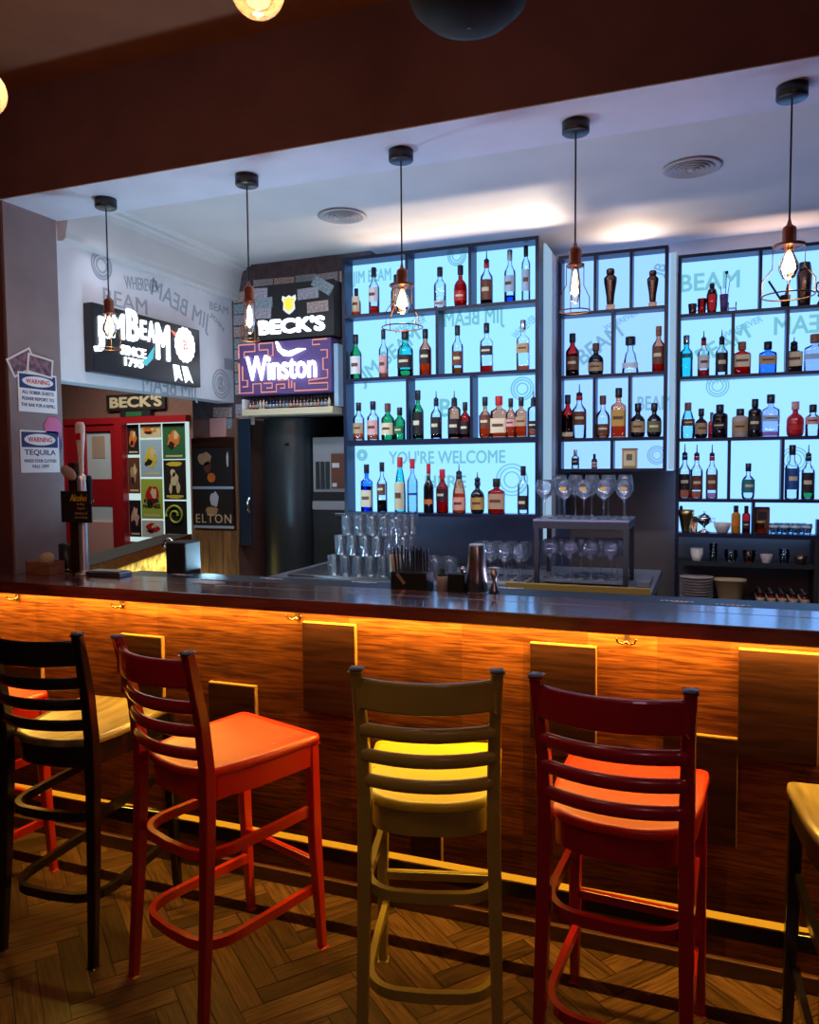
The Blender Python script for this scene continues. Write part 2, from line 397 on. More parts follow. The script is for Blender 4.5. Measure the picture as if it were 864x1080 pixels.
# ------------------------------------------------------------------ floor: herringbone parquet
def floor_material():
    m, N, L = _new('parquet')
    o = N.new('ShaderNodeOutputMaterial'); b = N.new('ShaderNodeBsdfPrincipled'); L.new(b.outputs[0], o.inputs[0])
    b.inputs['Roughness'].default_value = 0.33; b.inputs['Coat Weight'].default_value = 0.25; b.inputs['Coat Roughness'].default_value = 0.22
    at_ = N.new('ShaderNodeAttribute'); at_.attribute_name = 'tone'
    uv = N.new('ShaderNodeUVMap'); mp = N.new('ShaderNodeMapping'); mp.inputs['Scale'].default_value = (3, 40, 1)
    nz = N.new('ShaderNodeTexNoise'); nz.inputs['Scale'].default_value = 2.2; nz.inputs['Detail'].default_value = 7; nz.inputs['Distortion'].default_value = 0.5
    L.new(uv.outputs[0], mp.inputs[0]); L.new(mp.outputs[0], nz.inputs['Vector'])
    r = N.new('ShaderNodeValToRGB'); r.color_ramp.elements[0].position = 0.3; r.color_ramp.elements[1].position = 0.72
    r.color_ramp.elements[0].color = (0.045, 0.018, 0.009, 1); r.color_ramp.elements[1].color = (0.19, 0.092, 0.040, 1)
    L.new(nz.outputs[0], r.inputs[0])
    mr = N.new('ShaderNodeMapRange'); mr.inputs[3].default_value = 0.45; mr.inputs[4].default_value = 1.25; L.new(at_.outputs['Fac'], mr.inputs[0])
    hs = N.new('ShaderNodeHueSaturation'); L.new(mr.outputs[0], hs.inputs['Value']); L.new(r.outputs[0], hs.inputs['Color'])
    L.new(hs.outputs[0], b.inputs['Base Color'])
    bp = N.new('ShaderNodeBump'); bp.inputs['Strength'].default_value = 0.35; bp.inputs['Distance'].default_value = 0.004
    L.new(nz.outputs[0], bp.inputs['Height']); L.new(bp.outputs[0], b.inputs['Normal'])
    mat('parquet_gap', (0.02, 0.009, 0.006), 0.8)
def herringbone():
    floor_material()
    w, Lp, g = 0.072, 0.36, 0.0016
    vs, fs, tone, uvs = [], [], [], []
    c = math.cos(PI/4); ang = PI/4 + 0.10
    ca, sa = math.cos(ang), math.sin(ang)
    k = int(Lp/w)
    def plank(x0, y0, x1, y1, horiz):
        cx_, cy_ = (x0+x1)/2, (y0+y1)/2
        X, Y = cx_*ca-cy_*sa, cx_*sa+cy_*ca
        if not (-4.2 < X < 1.9 and 0.35 < Y < 2.75): return
        z = random.uniform(0, 0.0009); o = len(vs)
        q = [(x0+g, y0+g), (x1-g, y0+g), (x1-g, y1-g), (x0+g, y1-g)]
        for a, b_ in q: vs.append((a*ca-b_*sa, a*sa+b_*ca, z))
        for a, b_ in q: vs.append((a*ca-b_*sa, a*sa+b_*ca, -0.012))
        fs.append((o, o+1, o+2, o+3))
        for i in range(4): fs.append((o+i, o+4+i, o+4+(i+1) % 4, o+(i+1) % 4))
        t = random.random(); tone.extend([t]*5)
        r = random.uniform(0, 50)
        u = [(r, r), (r+Lp, r), (r+Lp, r+w), (r, r+w)]
        if not horiz: u = [(r, r), (r, r+w), (r+Lp, r+w), (r+Lp, r)]
        uvs.append(u)
    n = 90
    for i in range(-n, n):
        for j in range(-14, 14):
            bx, by = i*w + j*2*0, 0
            # standard herringbone: horizontal plank at (i*w, i*w) shifted by j*2L along x, vertical partner beside it
            x = i*w + j*2*Lp; y = i*w
            plank(x, y, x+Lp, y+w, True)
            plank(x+Lp, y+w-Lp, x+Lp+w, y+w, False) if False else plank(x-w, y, x, y+Lp, False)
    me = bpy.data.meshes.new('floor'); me.from_pydata(vs, [], fs)
    a = me.attributes.new('tone', 'FLOAT', 'FACE'); a.data.foreach_set('value', tone)
    ul = me.uv_layers.new(name='UVMap')
    for pi_, u in enumerate(uvs):
        for fi in range(5):
            p = me.polygons[pi_*5+fi]
            for q, li in enumerate(p.loop_indices): ul.data[li].uv = u[q] if fi == 0 else u[0]
    me.materials.append(MT['parquet']); me.update()
    o = bpy.data.objects.new('floor', me); COL.objects.link(o); o['kind'] = 'structure'
herringbone()
struct('floor_base', MB().box(-8, 3, -2, 8, -0.1, -0.003), 'parquet_gap')

# ------------------------------------------------------------------ room shell
XW = -2.93; ZS = 2.79; ZC = 2.92
struct('ceiling', MB().box(-8, 3, -2, 2.62, 3.235, 3.3), 'ceiling_front')
struct('ceiling_bar_area', MB().box(-8, 3, 2.90, 8, ZC, ZC+0.05), 'ceiling_bar')
# beam over the bar: dark face, pale soffit
b = MB().box(XW-0.0, 3, 2.62, 2.95, ZS+0.004, 3.235); struct('trim_1', b, 'wall_dark')
struct('trim_2', MB().box(XW, 3, 2.621, 2.95, ZS, ZS+0.004), 'soffit')
struct('wall_front_left', MB().box(-8, XW, 2.62, 2.72, 0, 3.235), 'wall_dark')
struct('wall_pillar', MB().box(XW-0.16, XW+0.012, 2.627, 2.93, 0, ZS), 'wall_pillar')
# papered wall above the side opening
struct('wall_left', MB().box(XW-0.12, XW, 2.93, 4.42, 2.034, ZC), 'wallpaper')
struct('wall_back', MB().box(-3.26, -1.93, 4.42, 4.52, 1.93, ZC), 'money_wall')
struct('wall_back_middle', MB().box(-1.93, -0.80, 4.42, 4.52, 1.93, 2.765), 'wall_blue')
struct('wall_back_low', MB().box(-2.12, -0.80, 4.42, 4.52, 0, 1.93), 'wall_blue')
struct('wall_back_corner', MB().box(-3.26, -2.90, 4.42, 5.0, 0, 1.93), 'wall_far')
struct('wall_niche', MB().box(-2.92, -0.86, 4.95, 5.0, 0, 2.0), 'black_matte')
struct('wall_back_side', MB().box(-0.86, -0.80, 4.52, 4.95, 0, 2.765), 'wall_blue')
struct('wall_back_right', MB().box(-0.86, 3, 4.95, 5.05, 0, 2.74), 'wall_brown')
struct('wall_back_top', MB().box(-2.3, 3, 4.95, 5.05, 2.74, ZC), 'ceiling_bar')  # upper wall lightened to the ceiling colour, standing in for missing cove light
struct('wall_far', MB().box(-8, -2.0, 6.5, 6.6, 0, ZC), 'wall_far')
struct('wall_far_left', MB().box(-8.1, -8, -2, 6.6, 0, 3.3), 'wall_far')
struct('wall_right', MB().box(3, 3.1, -2, 5.1, 0, 3.3), 'wall_dark')
struct('wall_behind', MB().box(-8, 3, -2.1, -2, 0, 3.3), 'wall_dark')
# coving between the papered wall and the ceiling
prof = [(0, 2.70), (0.035, 2.70), (0.050, 2.712), (0.052, 2.735), (0.056, 2.745), (0.080, 2.86), (0.092, 2.885), (0.115, 2.89), (0.12, 2.905), (0.145, 2.91), (.155, ZC), (0, ZC)]
mb = MB(); n = len(prof)
vs = [(XW+a, y, z) for y in (2.951, 4.42) for a, z in prof]
mb.add(vs, [tuple(range(n)), tuple(reversed(range(n, 2*n)))]+[(i, n+i, n+(i+1) % n, (i+1) % n) for i in range(n)])
struct('trim_3', mb, 'plaster')
# printed lettering of the wallpaper
wp = thing('wallpaper_lettering', 'faint grey lettering and crests printed on white wallpaper above the side opening', 'wallpaper print', (XW+0.001, 3.4, 2.3))
for s, u, v, w, r, mir in (('WHEREVER', 150, 300, 0.28, 0.12, False), ('JIM BEAM', 192, 325, 0.55, -0.22, True), ('BEAM', 133, 318, 0.34, 0.0, False),
                      ('JIM BEAM', 181, 411, 0.5, 0.0, True), ('BEAM', 231, 325, 0.2, 0.0, False), ('JOIN', 229, 340, 0.16, -0.5, False)):
    p = atx(u, v, XW+0.002); text('lettering', s, 'wallpaper_print', wp, p, w=w, h=w*0.24, face='X', mirror=mir, rot=r)
def rings(parent, p, r, m, face='X', name='crest'):
    mb = MB()
    for k, q in enumerate((1, 0.78, 0.5)):
        pts = []
        for i in range(24):
            a = 2*PI*i/24
            pts.append((p.x, p.y+r*q*math.cos(a), p.z+r*q*math.sin(a)) if face == 'X' else (p.x+r*q*math.cos(a), p.y, p.z+r*q*math.sin(a)))
        mb.tube(pts, 0.0035, 4, closed=True, up=(1, 0, 0) if face == 'X' else (0, 1, 0))
    return part(mb, name, m, parent)
rings(wp, atx(233, 405, XW+0.001), 0.09, 'wallpaper_print')
text('lettering', 'B', 'wallpaper_print', wp, atx(233, 405, XW+0.002), h=0.07, face='X', off=0.02)
rings(wp, atx(107, 280, XW+0.001), 0.07, 'wallpaper_print')
p = atx(242, 382, XW+0.001); part(MB().box(p.x, p.x+0.003, p.y-0.06, p.y+0.05, p.z-0.05, p.z+0.02), 'crest', 'wallpaper_print', wp)
tag(MB().box(-2.99, -2.962, 2.605, 2.62, 2.93, 2.99, 0.004).build('wall_switch', 'black'), 'small dark switch box high on the dark wall, left edge', 'switch')

# ceiling vents
def vent(u, v, label):
    d = _ray(u, v); P = Vector((0, 0, 1.6)) + d*((ZC-1.6)/d.z)
    t = thing('ceiling_vent', label, 'vent', (P.x, P.y, ZC))
    MB().lathe([(0.0, -0.002), (0.115, -0.002), (0.115, 0)], 32).build('backing', 'vent_dark', t)
    MB().lathe([(0.118, 0), (0.128, -0.006), (0.112, -0.012), (0.104, -0.006)], 36).build('outer_ring', 'vent', t)
    for k, r in enumerate((0.09, 0.07, 0.05, 0.03)):
        MB().lathe([(r-0.008, -0.003), (r, -0.014-0.002*k), (r+0.003, -0.012-0.002*k), (r-0.004, -0.003)], 32).build('ring_fin', 'vent', t)
    MB().lathe([(0.0, -0.02), (0.016, -0.018), (0.018, -0.004)], 20).build('centre_cone', 'vent', t)
vent(361, 227, 'round ceiling air vent nearer the two beer signs'); vent(730, 176, 'round ceiling air vent above the middle bottle shelf')

# ------------------------------------------------------------------ the bar
bar = thing('bar_counter', 'long wooden bar counter with glowing orange light under its polished top', 'bar', (-1.0, 2.6, 0))
part(MB().box(-2.917, 1.9, 2.55, 2.60, 0.0, 1.082), 'veneer_front', 'veneer', bar)
part(MB().box(-3.9, -2.917, 2.55, 2.60, 0.0, 1.082), 'veneer_front', 'veneer', bar)
part(MB().box(-4.4, 1.9, 2.42, 2.62, 1.082, 1.131, 0.004), 'top_front', 'bar_top', bar)
part(MB().box(-2.912, 1.9, 2.62, 2.75, 1.082, 1.131, 0.004), 'top_back', 'bar_top', bar)
part(MB().box(-2.9, 1.9, 2.60, 2.66, 0.0, 1.08), 'body', 'black_matte', bar)
part(MB().box(-3.9, 1.9, 2.528, 2.55, 0.0, 0.055, 0.004), 'skirting_board', 'skirting', bar)
part(MB().box(-3.4, 1.4, 2.499, 2.511, 1.077, 1.082), 'led_strip', 'led', bar)
for x0, x1, z0, z1 in ((-1.400, -1.187, 0.690, 1.025), (-2.255, -2.047, 0.675, 0.919), (-1.823, -1.613, 0.44, 0.758), (-0.541, -0.327, 0.69, 1.010),
                       (-0.116, 0.100, 0.419, 0.757), (0.1005, 0.318, 0.705, 1.038), (-2.935, -2.69, 0.50, 0.84), (-0.975, -0.86, 0.19, 0.43), (0.55, 0.77, 0.35, 0.68)):
    part(MB().box(x0, x1, 2.529, 2.55, z0, z1, 0.0015), 'raised_panel', 'veneer_dark', bar)
    part(MB().box(x0, x1+.0028, 2.531, 2.55, z1, z1+.0032), 'panel_edge', 'lit_edge', bar)  # lighter strips stand in for the lit top and right edges
    part(MB().box(x1, x1+.0028, 2.531, 2.55, z0, z1), 'panel_edge', 'lit_edge', bar)
for x, z in ((-2.248, 1.05), (-1.426, 1.052), (-0.23, 1.05), (-2.82, 1.05)):
    mb = MB().box(x-0.008, x+0.008, 2.535, 2.55, z-0.02, z+0.012, 0.002)
    for s in (-1, 1): mb.tube([(x, 2.535, z-0.012), (x+s*0.012, 2.522, z-0.018), (x+s*0.026, 2.515, z-0.012), (x+s*0.030, 2.513, z)], 0.0035, 6)
    part(mb, 'coat_hook', 'bronze', bar)
rail = thing('foot_rail', 'flat black foot rail with brass top running along the bar front', 'foot rail', (-1.0, 2.355, 0))
part(MB().box(-3.9, 1.9, 2.366, 2.402, 0.222, 0.271), 'rail_face', 'black', rail)
part(MB().box(-3.9, 1.9, 2.364, 2.404, 0.271, 0.276), 'brass_cap', 'brass_edge', rail)
for x in (-3.2, 0.9): part(MB().box(x-0.015, x+0.015, 2.375, 2.395, 0, 0.222), 'rail_support', 'black', rail)
part(MB().box(-1.100, -1.082, 2.346, 2.364, 0, 0.52, 0.003), 'rail_post', 'black', rail)
# rubber mats and work surfaces behind
led = thing('bar_mat', 'black rubber mats laid along the back edge of the bar top', 'bar mat', (-1, 2.85, 1.10))
part(MB().box(-2.55, 1.9, 2.752, 3.02, 1.075, 1.112, 0.004), 'mat', 'rubber', led)
for u, v in ((193, 606), (287, 610), (385, 614), (538, 620), (715, 634), (774, 638)):
    d = _ray(u, v); P = Vector((0, 0, 1.6)) + d*((1.113-1.6)/d.z)
    mb = MB()
    for k in range(7): mb.box(P.x-0.06+k*0.017, P.x-0.06+k*0.017+0.012, P.y-0.008+0.003*(k % 2), P.y+0.006+0.003*(k % 2), 1.112, 1.1135)
    part(mb, 'mat_print', 'pale', led)
    part(MB().box(P.x-0.02, P.x+0.03, P.y-0.022, P.y-0.012, 1.112, 1.1135), 'mat_print', 'pink', led)
wc = thing('back_counter', 'low work counter with brass front edge below the lit shelves', 'counter', (-1.2, 4.0, 0))
part(MB().box(-2.15, -0.22, 3.52, 4.40, 0.98, 1.03), 'worktop', 'slate_top', wc)
part(MB().box(-0.86, -0.22, 3.49, 3.52, 1.03, 1.062), 'brass_lip', 'brass_edge', wc)
part(MB().box(-0.86, -0.22, 3.49, 3.52, 0.96, 1.03), 'front_edge', 'black', wc)
part(MB().box(-2.15, -0.24, 3.56, 4.38, 0.0, 0.98), 'cabinet', 'black_matte', wc)
tag(MB().box(-2.05, -1.42, 3.55, 3.98, 1.030, 1.045, 0.003).build('drip_tray', 'steel'), 'flat tray under the stacked tumblers', 'tray')
tag(MB().box(-1.12, -0.80, 3.60, 3.95, 1.030, 1.045, 0.003).build('glass_tray', 'white_appliance'), 'pale tray under the low wine glasses beside the black stand', 'tray')
# ------------------------------------------------------------------ bottle shelves and backlit panels
BT = 0.018
SH = {
 'A': dict(x0=-1.926, x1=-0.812, y0=4.0, y1=4.11, top=2.772, b=[2.455, 2.100, 1.753, 1.346], th=[.018, .018, .03, .018],
           d={1: [-1.543, -1.185], 2: [-1.370], 3: [-1.544, -1.179]}, panel='panel_left', pr='print_left', px=(-1.915, -0.822),
           lab='black bottle shelf on the left, four tall rows of bottles'),
 'B': dict(x0=-0.800, x1=-0.206, y0=4.5, y1=4.60, top=2.790, b=[2.470, 2.114, 1.757, 1.582], th=[.018]*4,
           d={1: [-0.602, -0.407], 2: [-0.504], 3: [-0.603, -0.410], 4: [-0.504]}, panel='panel_mid', pr='print_mid', px=(-0.79, -0.170),
           lab='narrow black bottle shelf in the middle above the glass stand'),
 'C': dict(x0=-0.164, x1=1.35, y0=4.73, y1=4.84, top=2.786, b=[2.455, 2.103, 1.752, 1.404, 1.208], th=[.018]*4+[.024],
           d={1: [0.26, 0.90], 2: [0.125, 0.40, 0.90], 4: [0.115, 0.388, 0.8], 5: [0.245, 0.9]}, panel='panel_right', pr='print_left', px=(-0.155, 1.35),
           lab='wide black bottle shelf on the right running out of the picture'),
}
for k, s in SH.items():
    t = thing('bottle_shelf', s['lab'], 'shelf', ((s['x0']+s['x1'])/2, s['y0'], s['b'][-1]))
    low = s['b'][-1]-s['th'][-1]
    lo2 = 0.80 if k == 'C' else low
    for x in (s['x0'], s['x1']-BT): part(MB().box(x, x+BT, s['y0'], s['y1'], lo2, s['top']), 'side_board', 'shelf_black', t)
    part(MB().box(s['x0']+BT, s['x1']-BT, s['y0'], s['y1'], s['top']-BT, s['top']), 'top_board', 'shelf_black', t)
    for z, th in zip(s['b'], s['th']): part(MB().box(s['x0']+BT, s['x1']-BT, s['y0'], s['y1']-0.002, z-th, z), 'shelf_board', 'shelf_black', t)
    zs = [s['top']-BT]+s['b']; ths = [0]+s['th']
    for r, xs in s['d'].items():
        for x in xs: part(MB().box(x-0.002, x+BT-0.004, s['y0']+0.001, s['y1']-0.002, zs[r], zs[r-1]-(ths[r-1] if r > 1 else 0)), 'divider', 'shelf_black', t)
    # the light box behind
    lab = {'A': 'left', 'B': 'middle', 'C': 'right'}[k]
    pl = thing('backlit_display', 'glowing blue white backlit panel behind the %s bottle shelf' % lab, 'light panel', ((s['x0']+s['x1'])/2, s['y1'], low))
    part(MB().box(s['px'][0], s['px'][1], s['y1'], s['y1']+0.012, low+0.004, s['top']-0.0185), 'diffuser', s['panel'], pl)
    s['pl'] = pl
# wooden sides of the light boxes
t = thing('light_box', 'pale papered box side at the right of the left bottle shelf', 'light box', (-0.80, 4.2, 1.2))
part(MB().box(-0.812, -0.800, 4.125, 4.30, 1.20, 2.765), 'glowing_side', 'panel_edge', t)
part(MB().box(-0.812, -0.800, 4.30, 4.42, 1.20, 2.765), 'papered_side', 'wallpaper', t)
part(MB().box(-1.926, -1.914, 4.11, 4.42, 1.34, 2.772), 'papered_side', 'wallpaper', t)
part(MB().box(-1.914, -0.812, 4.122, 4.42, 1.33, 1.345), 'base_board', 'shelf_black', t)
t = thing('light_box', 'pale papered box side at the right of the middle bottle shelf', 'light box', (-0.17, 4.7, 1.56))
part(MB().box(-0.1700, -0.1660, 4.600, 4.73, 1.57, 2.775), 'papered_side', 'wallpaper', t)
part(MB().box(-0.79, -0.17, 4.613, 4.95, 1.565, 1.58), 'base_board', 'shelf_black', t)
part(MB().box(-0.1995, -0.1705, 4.598, 4.599, 1.575, 2.772), 'papered_front', 'panel_edge', t)
def pr(k, s, u, v, w, h, mir=False, rot=0.0):
    q = SH[k]; p = at(u, v, q['y1']-0.0015); p.x = min(max(p.x, q['px'][0]+w/2), q['px'][1]-w/2)
    text('lettering', s, q['pr'], q['pl'], p, w=w, h=h, face='Y', mirror=mir, rot=rot, off=0.02)
pr('A', "YOU'RE WELCOME", 470, 482, 0.68, 0.075); pr('A', 'HERE', 470, 508, 0.24, 0.07)
pr('A', 'JIM BEAM', 392, 293, 0.24, 0.09); pr('A', 'JIM BEAM', 500, 337, 0.34, 0.11, True); pr('A', 'JIM BEAM', 410, 378, 0.44, 0.11, False, 0.6)
pr('A', 'WHEREVER', 553, 345, 0.15, 0.04, False, 0.7); pr('A', 'B', 470, 430, 0.07, 0.10); pr('A', 'WHEREVER', 432, 343, 0.2, 0.04, False, 0.3)
pr('B', 'BEAM', 632, 363, 0.28, 0.09, False, 0.6); pr('B', 'BEAM', 690, 425, 0.18, 0.08); pr('B', 'WHEREVER', 655, 338, 0.2, 0.03, False, 0.4)
pr('B', 'JB', 697, 285, 0.07, 0.08, False, 1.2)
pr('C', 'BEAM', 742, 297, 0.32, 0.10); pr('C', 'BEAM', 848, 342, 0.30, 0.10, True); pr('C', 'WHEREVER', 783, 345, 0.22, 0.035, False, 0.4)
pr('C', 'BEAM', 762, 363, 0.30, 0.09, False, 0.5); pr('C', 'WHISKEY', 765, 400, 0.2, 0.03, False, 0.2)
for k, u, v, r in (('A', 540, 506, .085), ('A', 551, 410, .06), ('A', 482, 270, .05), ('A', 382, 480, .03), ('B', 693, 480, .05), ('C', 838, 485, .07), ('C', 757, 407, .06)):
    rings(SH[k]['pl'], at(u, v, SH[k]['y1']-0.003), r, SH[k]['pr'], 'Y')

# ------------------------------------------------------------------ bottles
GL = dict(C='glass_clear', G='glass_green', K='opaque_black', A='glass_amber', T='glass_teal', B='glass_blue', R='glass_red', L='glass_lilac', Q='glass_aqua',
          P='stoneware', F='glass_frost', S='opaque_red', O='opaque_orange')
LQ = dict(a='liq_amber', o='liq_orange', r='liq_red', d='liq_dark', p='liq_pink', b='liq_blue', y='liq_yellow', c='liq_cream', g='liq_green')
CP = dict(k='black', w='box_wood', r='red', s='steel', n='black', b='brown', p='pink')
def profile(st, r, hb):
    """outline of the glass from foot to lip, hb = height to the lip"""
    P = {
     'std':    [(.86, 0), (1, .02), (1, .60), (.95, .66), (.60, .74), (.38, .80), (.34, .97), (.40, .975), (.40, 1)],
     'slim':   [(.9, 0), (1, .02), (1, .72), (.92, .78), (.55, .84), (.45, .88), (.45, 1)],
     'round':  [(.70, 0), (.90, .03), (1, .15), (1, .48), (.94, .58), (.70, .67), (.36, .73), (.32, .80), (.32, .97), (.38, .975), (.38, 1)],
     'square': [(.92, 0), (1, .015), (1, .66), (.96, .71), (.42, .78), (.34, .80), (.34, .97), (.40, .975), (.40, 1)],
     'cone':   [(.92, 0), (1, .02), (1, .35), (.92, .55), (.62, .78), (.42, .88), (.36, .97), (.42, .975), (.42, 1)],
     'wine':   [(.9, 0), (1, .02), (1, .55), (.92, .63), (.55, .72), (.36, .77), (.34, 1)],
     'squat':  [(.92, 0), (1, .02), (1, .72), (.93, .79), (.50, .84), (.42, .86), (.42, 1)],
     'decant': [(1, 0), (1, .05), (.97, .12), (.62, .58), (.36, .70), (.32, .76), (.5, .98), (.52, 1)],
     'ribbed': [(.92, 0), (1, .02), (1, .60), (.90, .68), (.48, .76), (.42, .78), (.42, 1)],
    }[st]
    return [(a*r, b_*hb) for a, b_ in P]
def bottle(row, x, h, w, st, g, liq, lev, lab, l0, l1, cp, desc):
    s = SH[row[0]]; n = int(row[1]); z = s['b'][n-1]
    names = {1: 'top', 2: 'second', 3: 'third', 4: 'fourth', 5: 'fifth'}
    rn = 'bottom' if (row[0] in 'AB' and n == 4) else names[n]
    side = {'A': 'left', 'B': 'middle', 'C': 'right'}[row[0]]
    label = '%s, %s row of %s shelf' % (desc, rn, side)
    dp = (s['y1']-s['y0'])/2; behind = 'behind' in desc
    t = thing('bottle', label, 'bottle', (x, s['y0']+dp-0.003+(0.022 if behind else 0), z+0.0006), random.uniform(-.15, .15) if st != 'square' else 0, 'bottles on the lit shelves')
    r = w/2; sq = 5.0 if st == 'square' else 2.0; dy = min(1.0, 0.040/r)
    if st == 'square': dy = min(dy, 0.72)
    hb = h*(0.80 if cp == 'n' else 0.90)
    pf = profile(st, r, hb)
    nn = 24
    mb = MB().lathe(pf, nn, sq=sq, dy=dy)
    if st == 'ribbed':
        mb.v = [(vx*(0.93 if (i % nn) % 2 else 1), vy*(0.93 if (i % nn) % 2 else 1), vz) for i, (vx, vy, vz) in enumerate(mb.v)]
    mb.build('glass_body', GL[g], t)
    if liq != '-' and lev > 0 and g not in 'KPSO':
        zt = max(lev*hb*0.66, 0.012); q = [(a*0.93, max(b_, 0.006)) for a, b_ in pf if b_ < zt]
        for (r0, h0), (r1, h1) in zip(pf, pf[1:]):
            if h0 < zt <= h1: q.append(((r0+(r1-r0)*(zt-h0)/(h1-h0))*0.93, zt))
        MB().lathe(q, 20, sq=sq, dy=dy).build('liquor', LQ[liq], t)
    z0, z1 = l0*hb, l1*hb*1.02
    lip = [pp for pp in pf if abs(pp[0]-max(a for a, _ in pf)) < 1e-6]
    rr = r*1.025
    lr = MB().lathe([(rr, z0), (rr, z1)], 12, sq=sq, dy=dy, a0=-PI/2-1.15, a1=-PI/2+1.15); lr.build('label', lab, t)
    if z1-z0 > 0.03:
        i2 = 'cream' if lab in ('dark', 'brown', 'red', 'blue', 'teal', 'green', 'olive', 'orange') else 'brown'
        MB().lathe([(rr*1.012, z0+(z1-z0)*.42), (rr*1.012, z0+(z1-z0)*.62)], 8, sq=sq, dy=dy, a0=-PI/2-.6, a1=-PI/2+.6).build('label_print', i2, t)
    cr = pf[-1][0]
    if cp == 'n':
        MB().lathe([(cr*1.05, hb-0.006), (cr*1.1, hb+0.008), (cr*.7, hb+0.014), (0.0035, hb+0.018), (0.0032, hb+h*.1), (0.002, h), (0, h)], 12, dy=1).build('pourer', 'black', t)
        MB().lathe([(cr*1.12, hb-0.03), (cr*1.12, hb-0.008)], 14).build('neck_foil', 'dark' if g != 'C' or lab == 'dark' else 'red', t)
    else:
        MB().lathe([(cr*1.15, hb-0.026), (cr*1.18, hb-0.02), (cr*1.18, h-0.002), (cr*1.05, h), (0, h)], 14).build('cap', CP[cp], t)
    return t
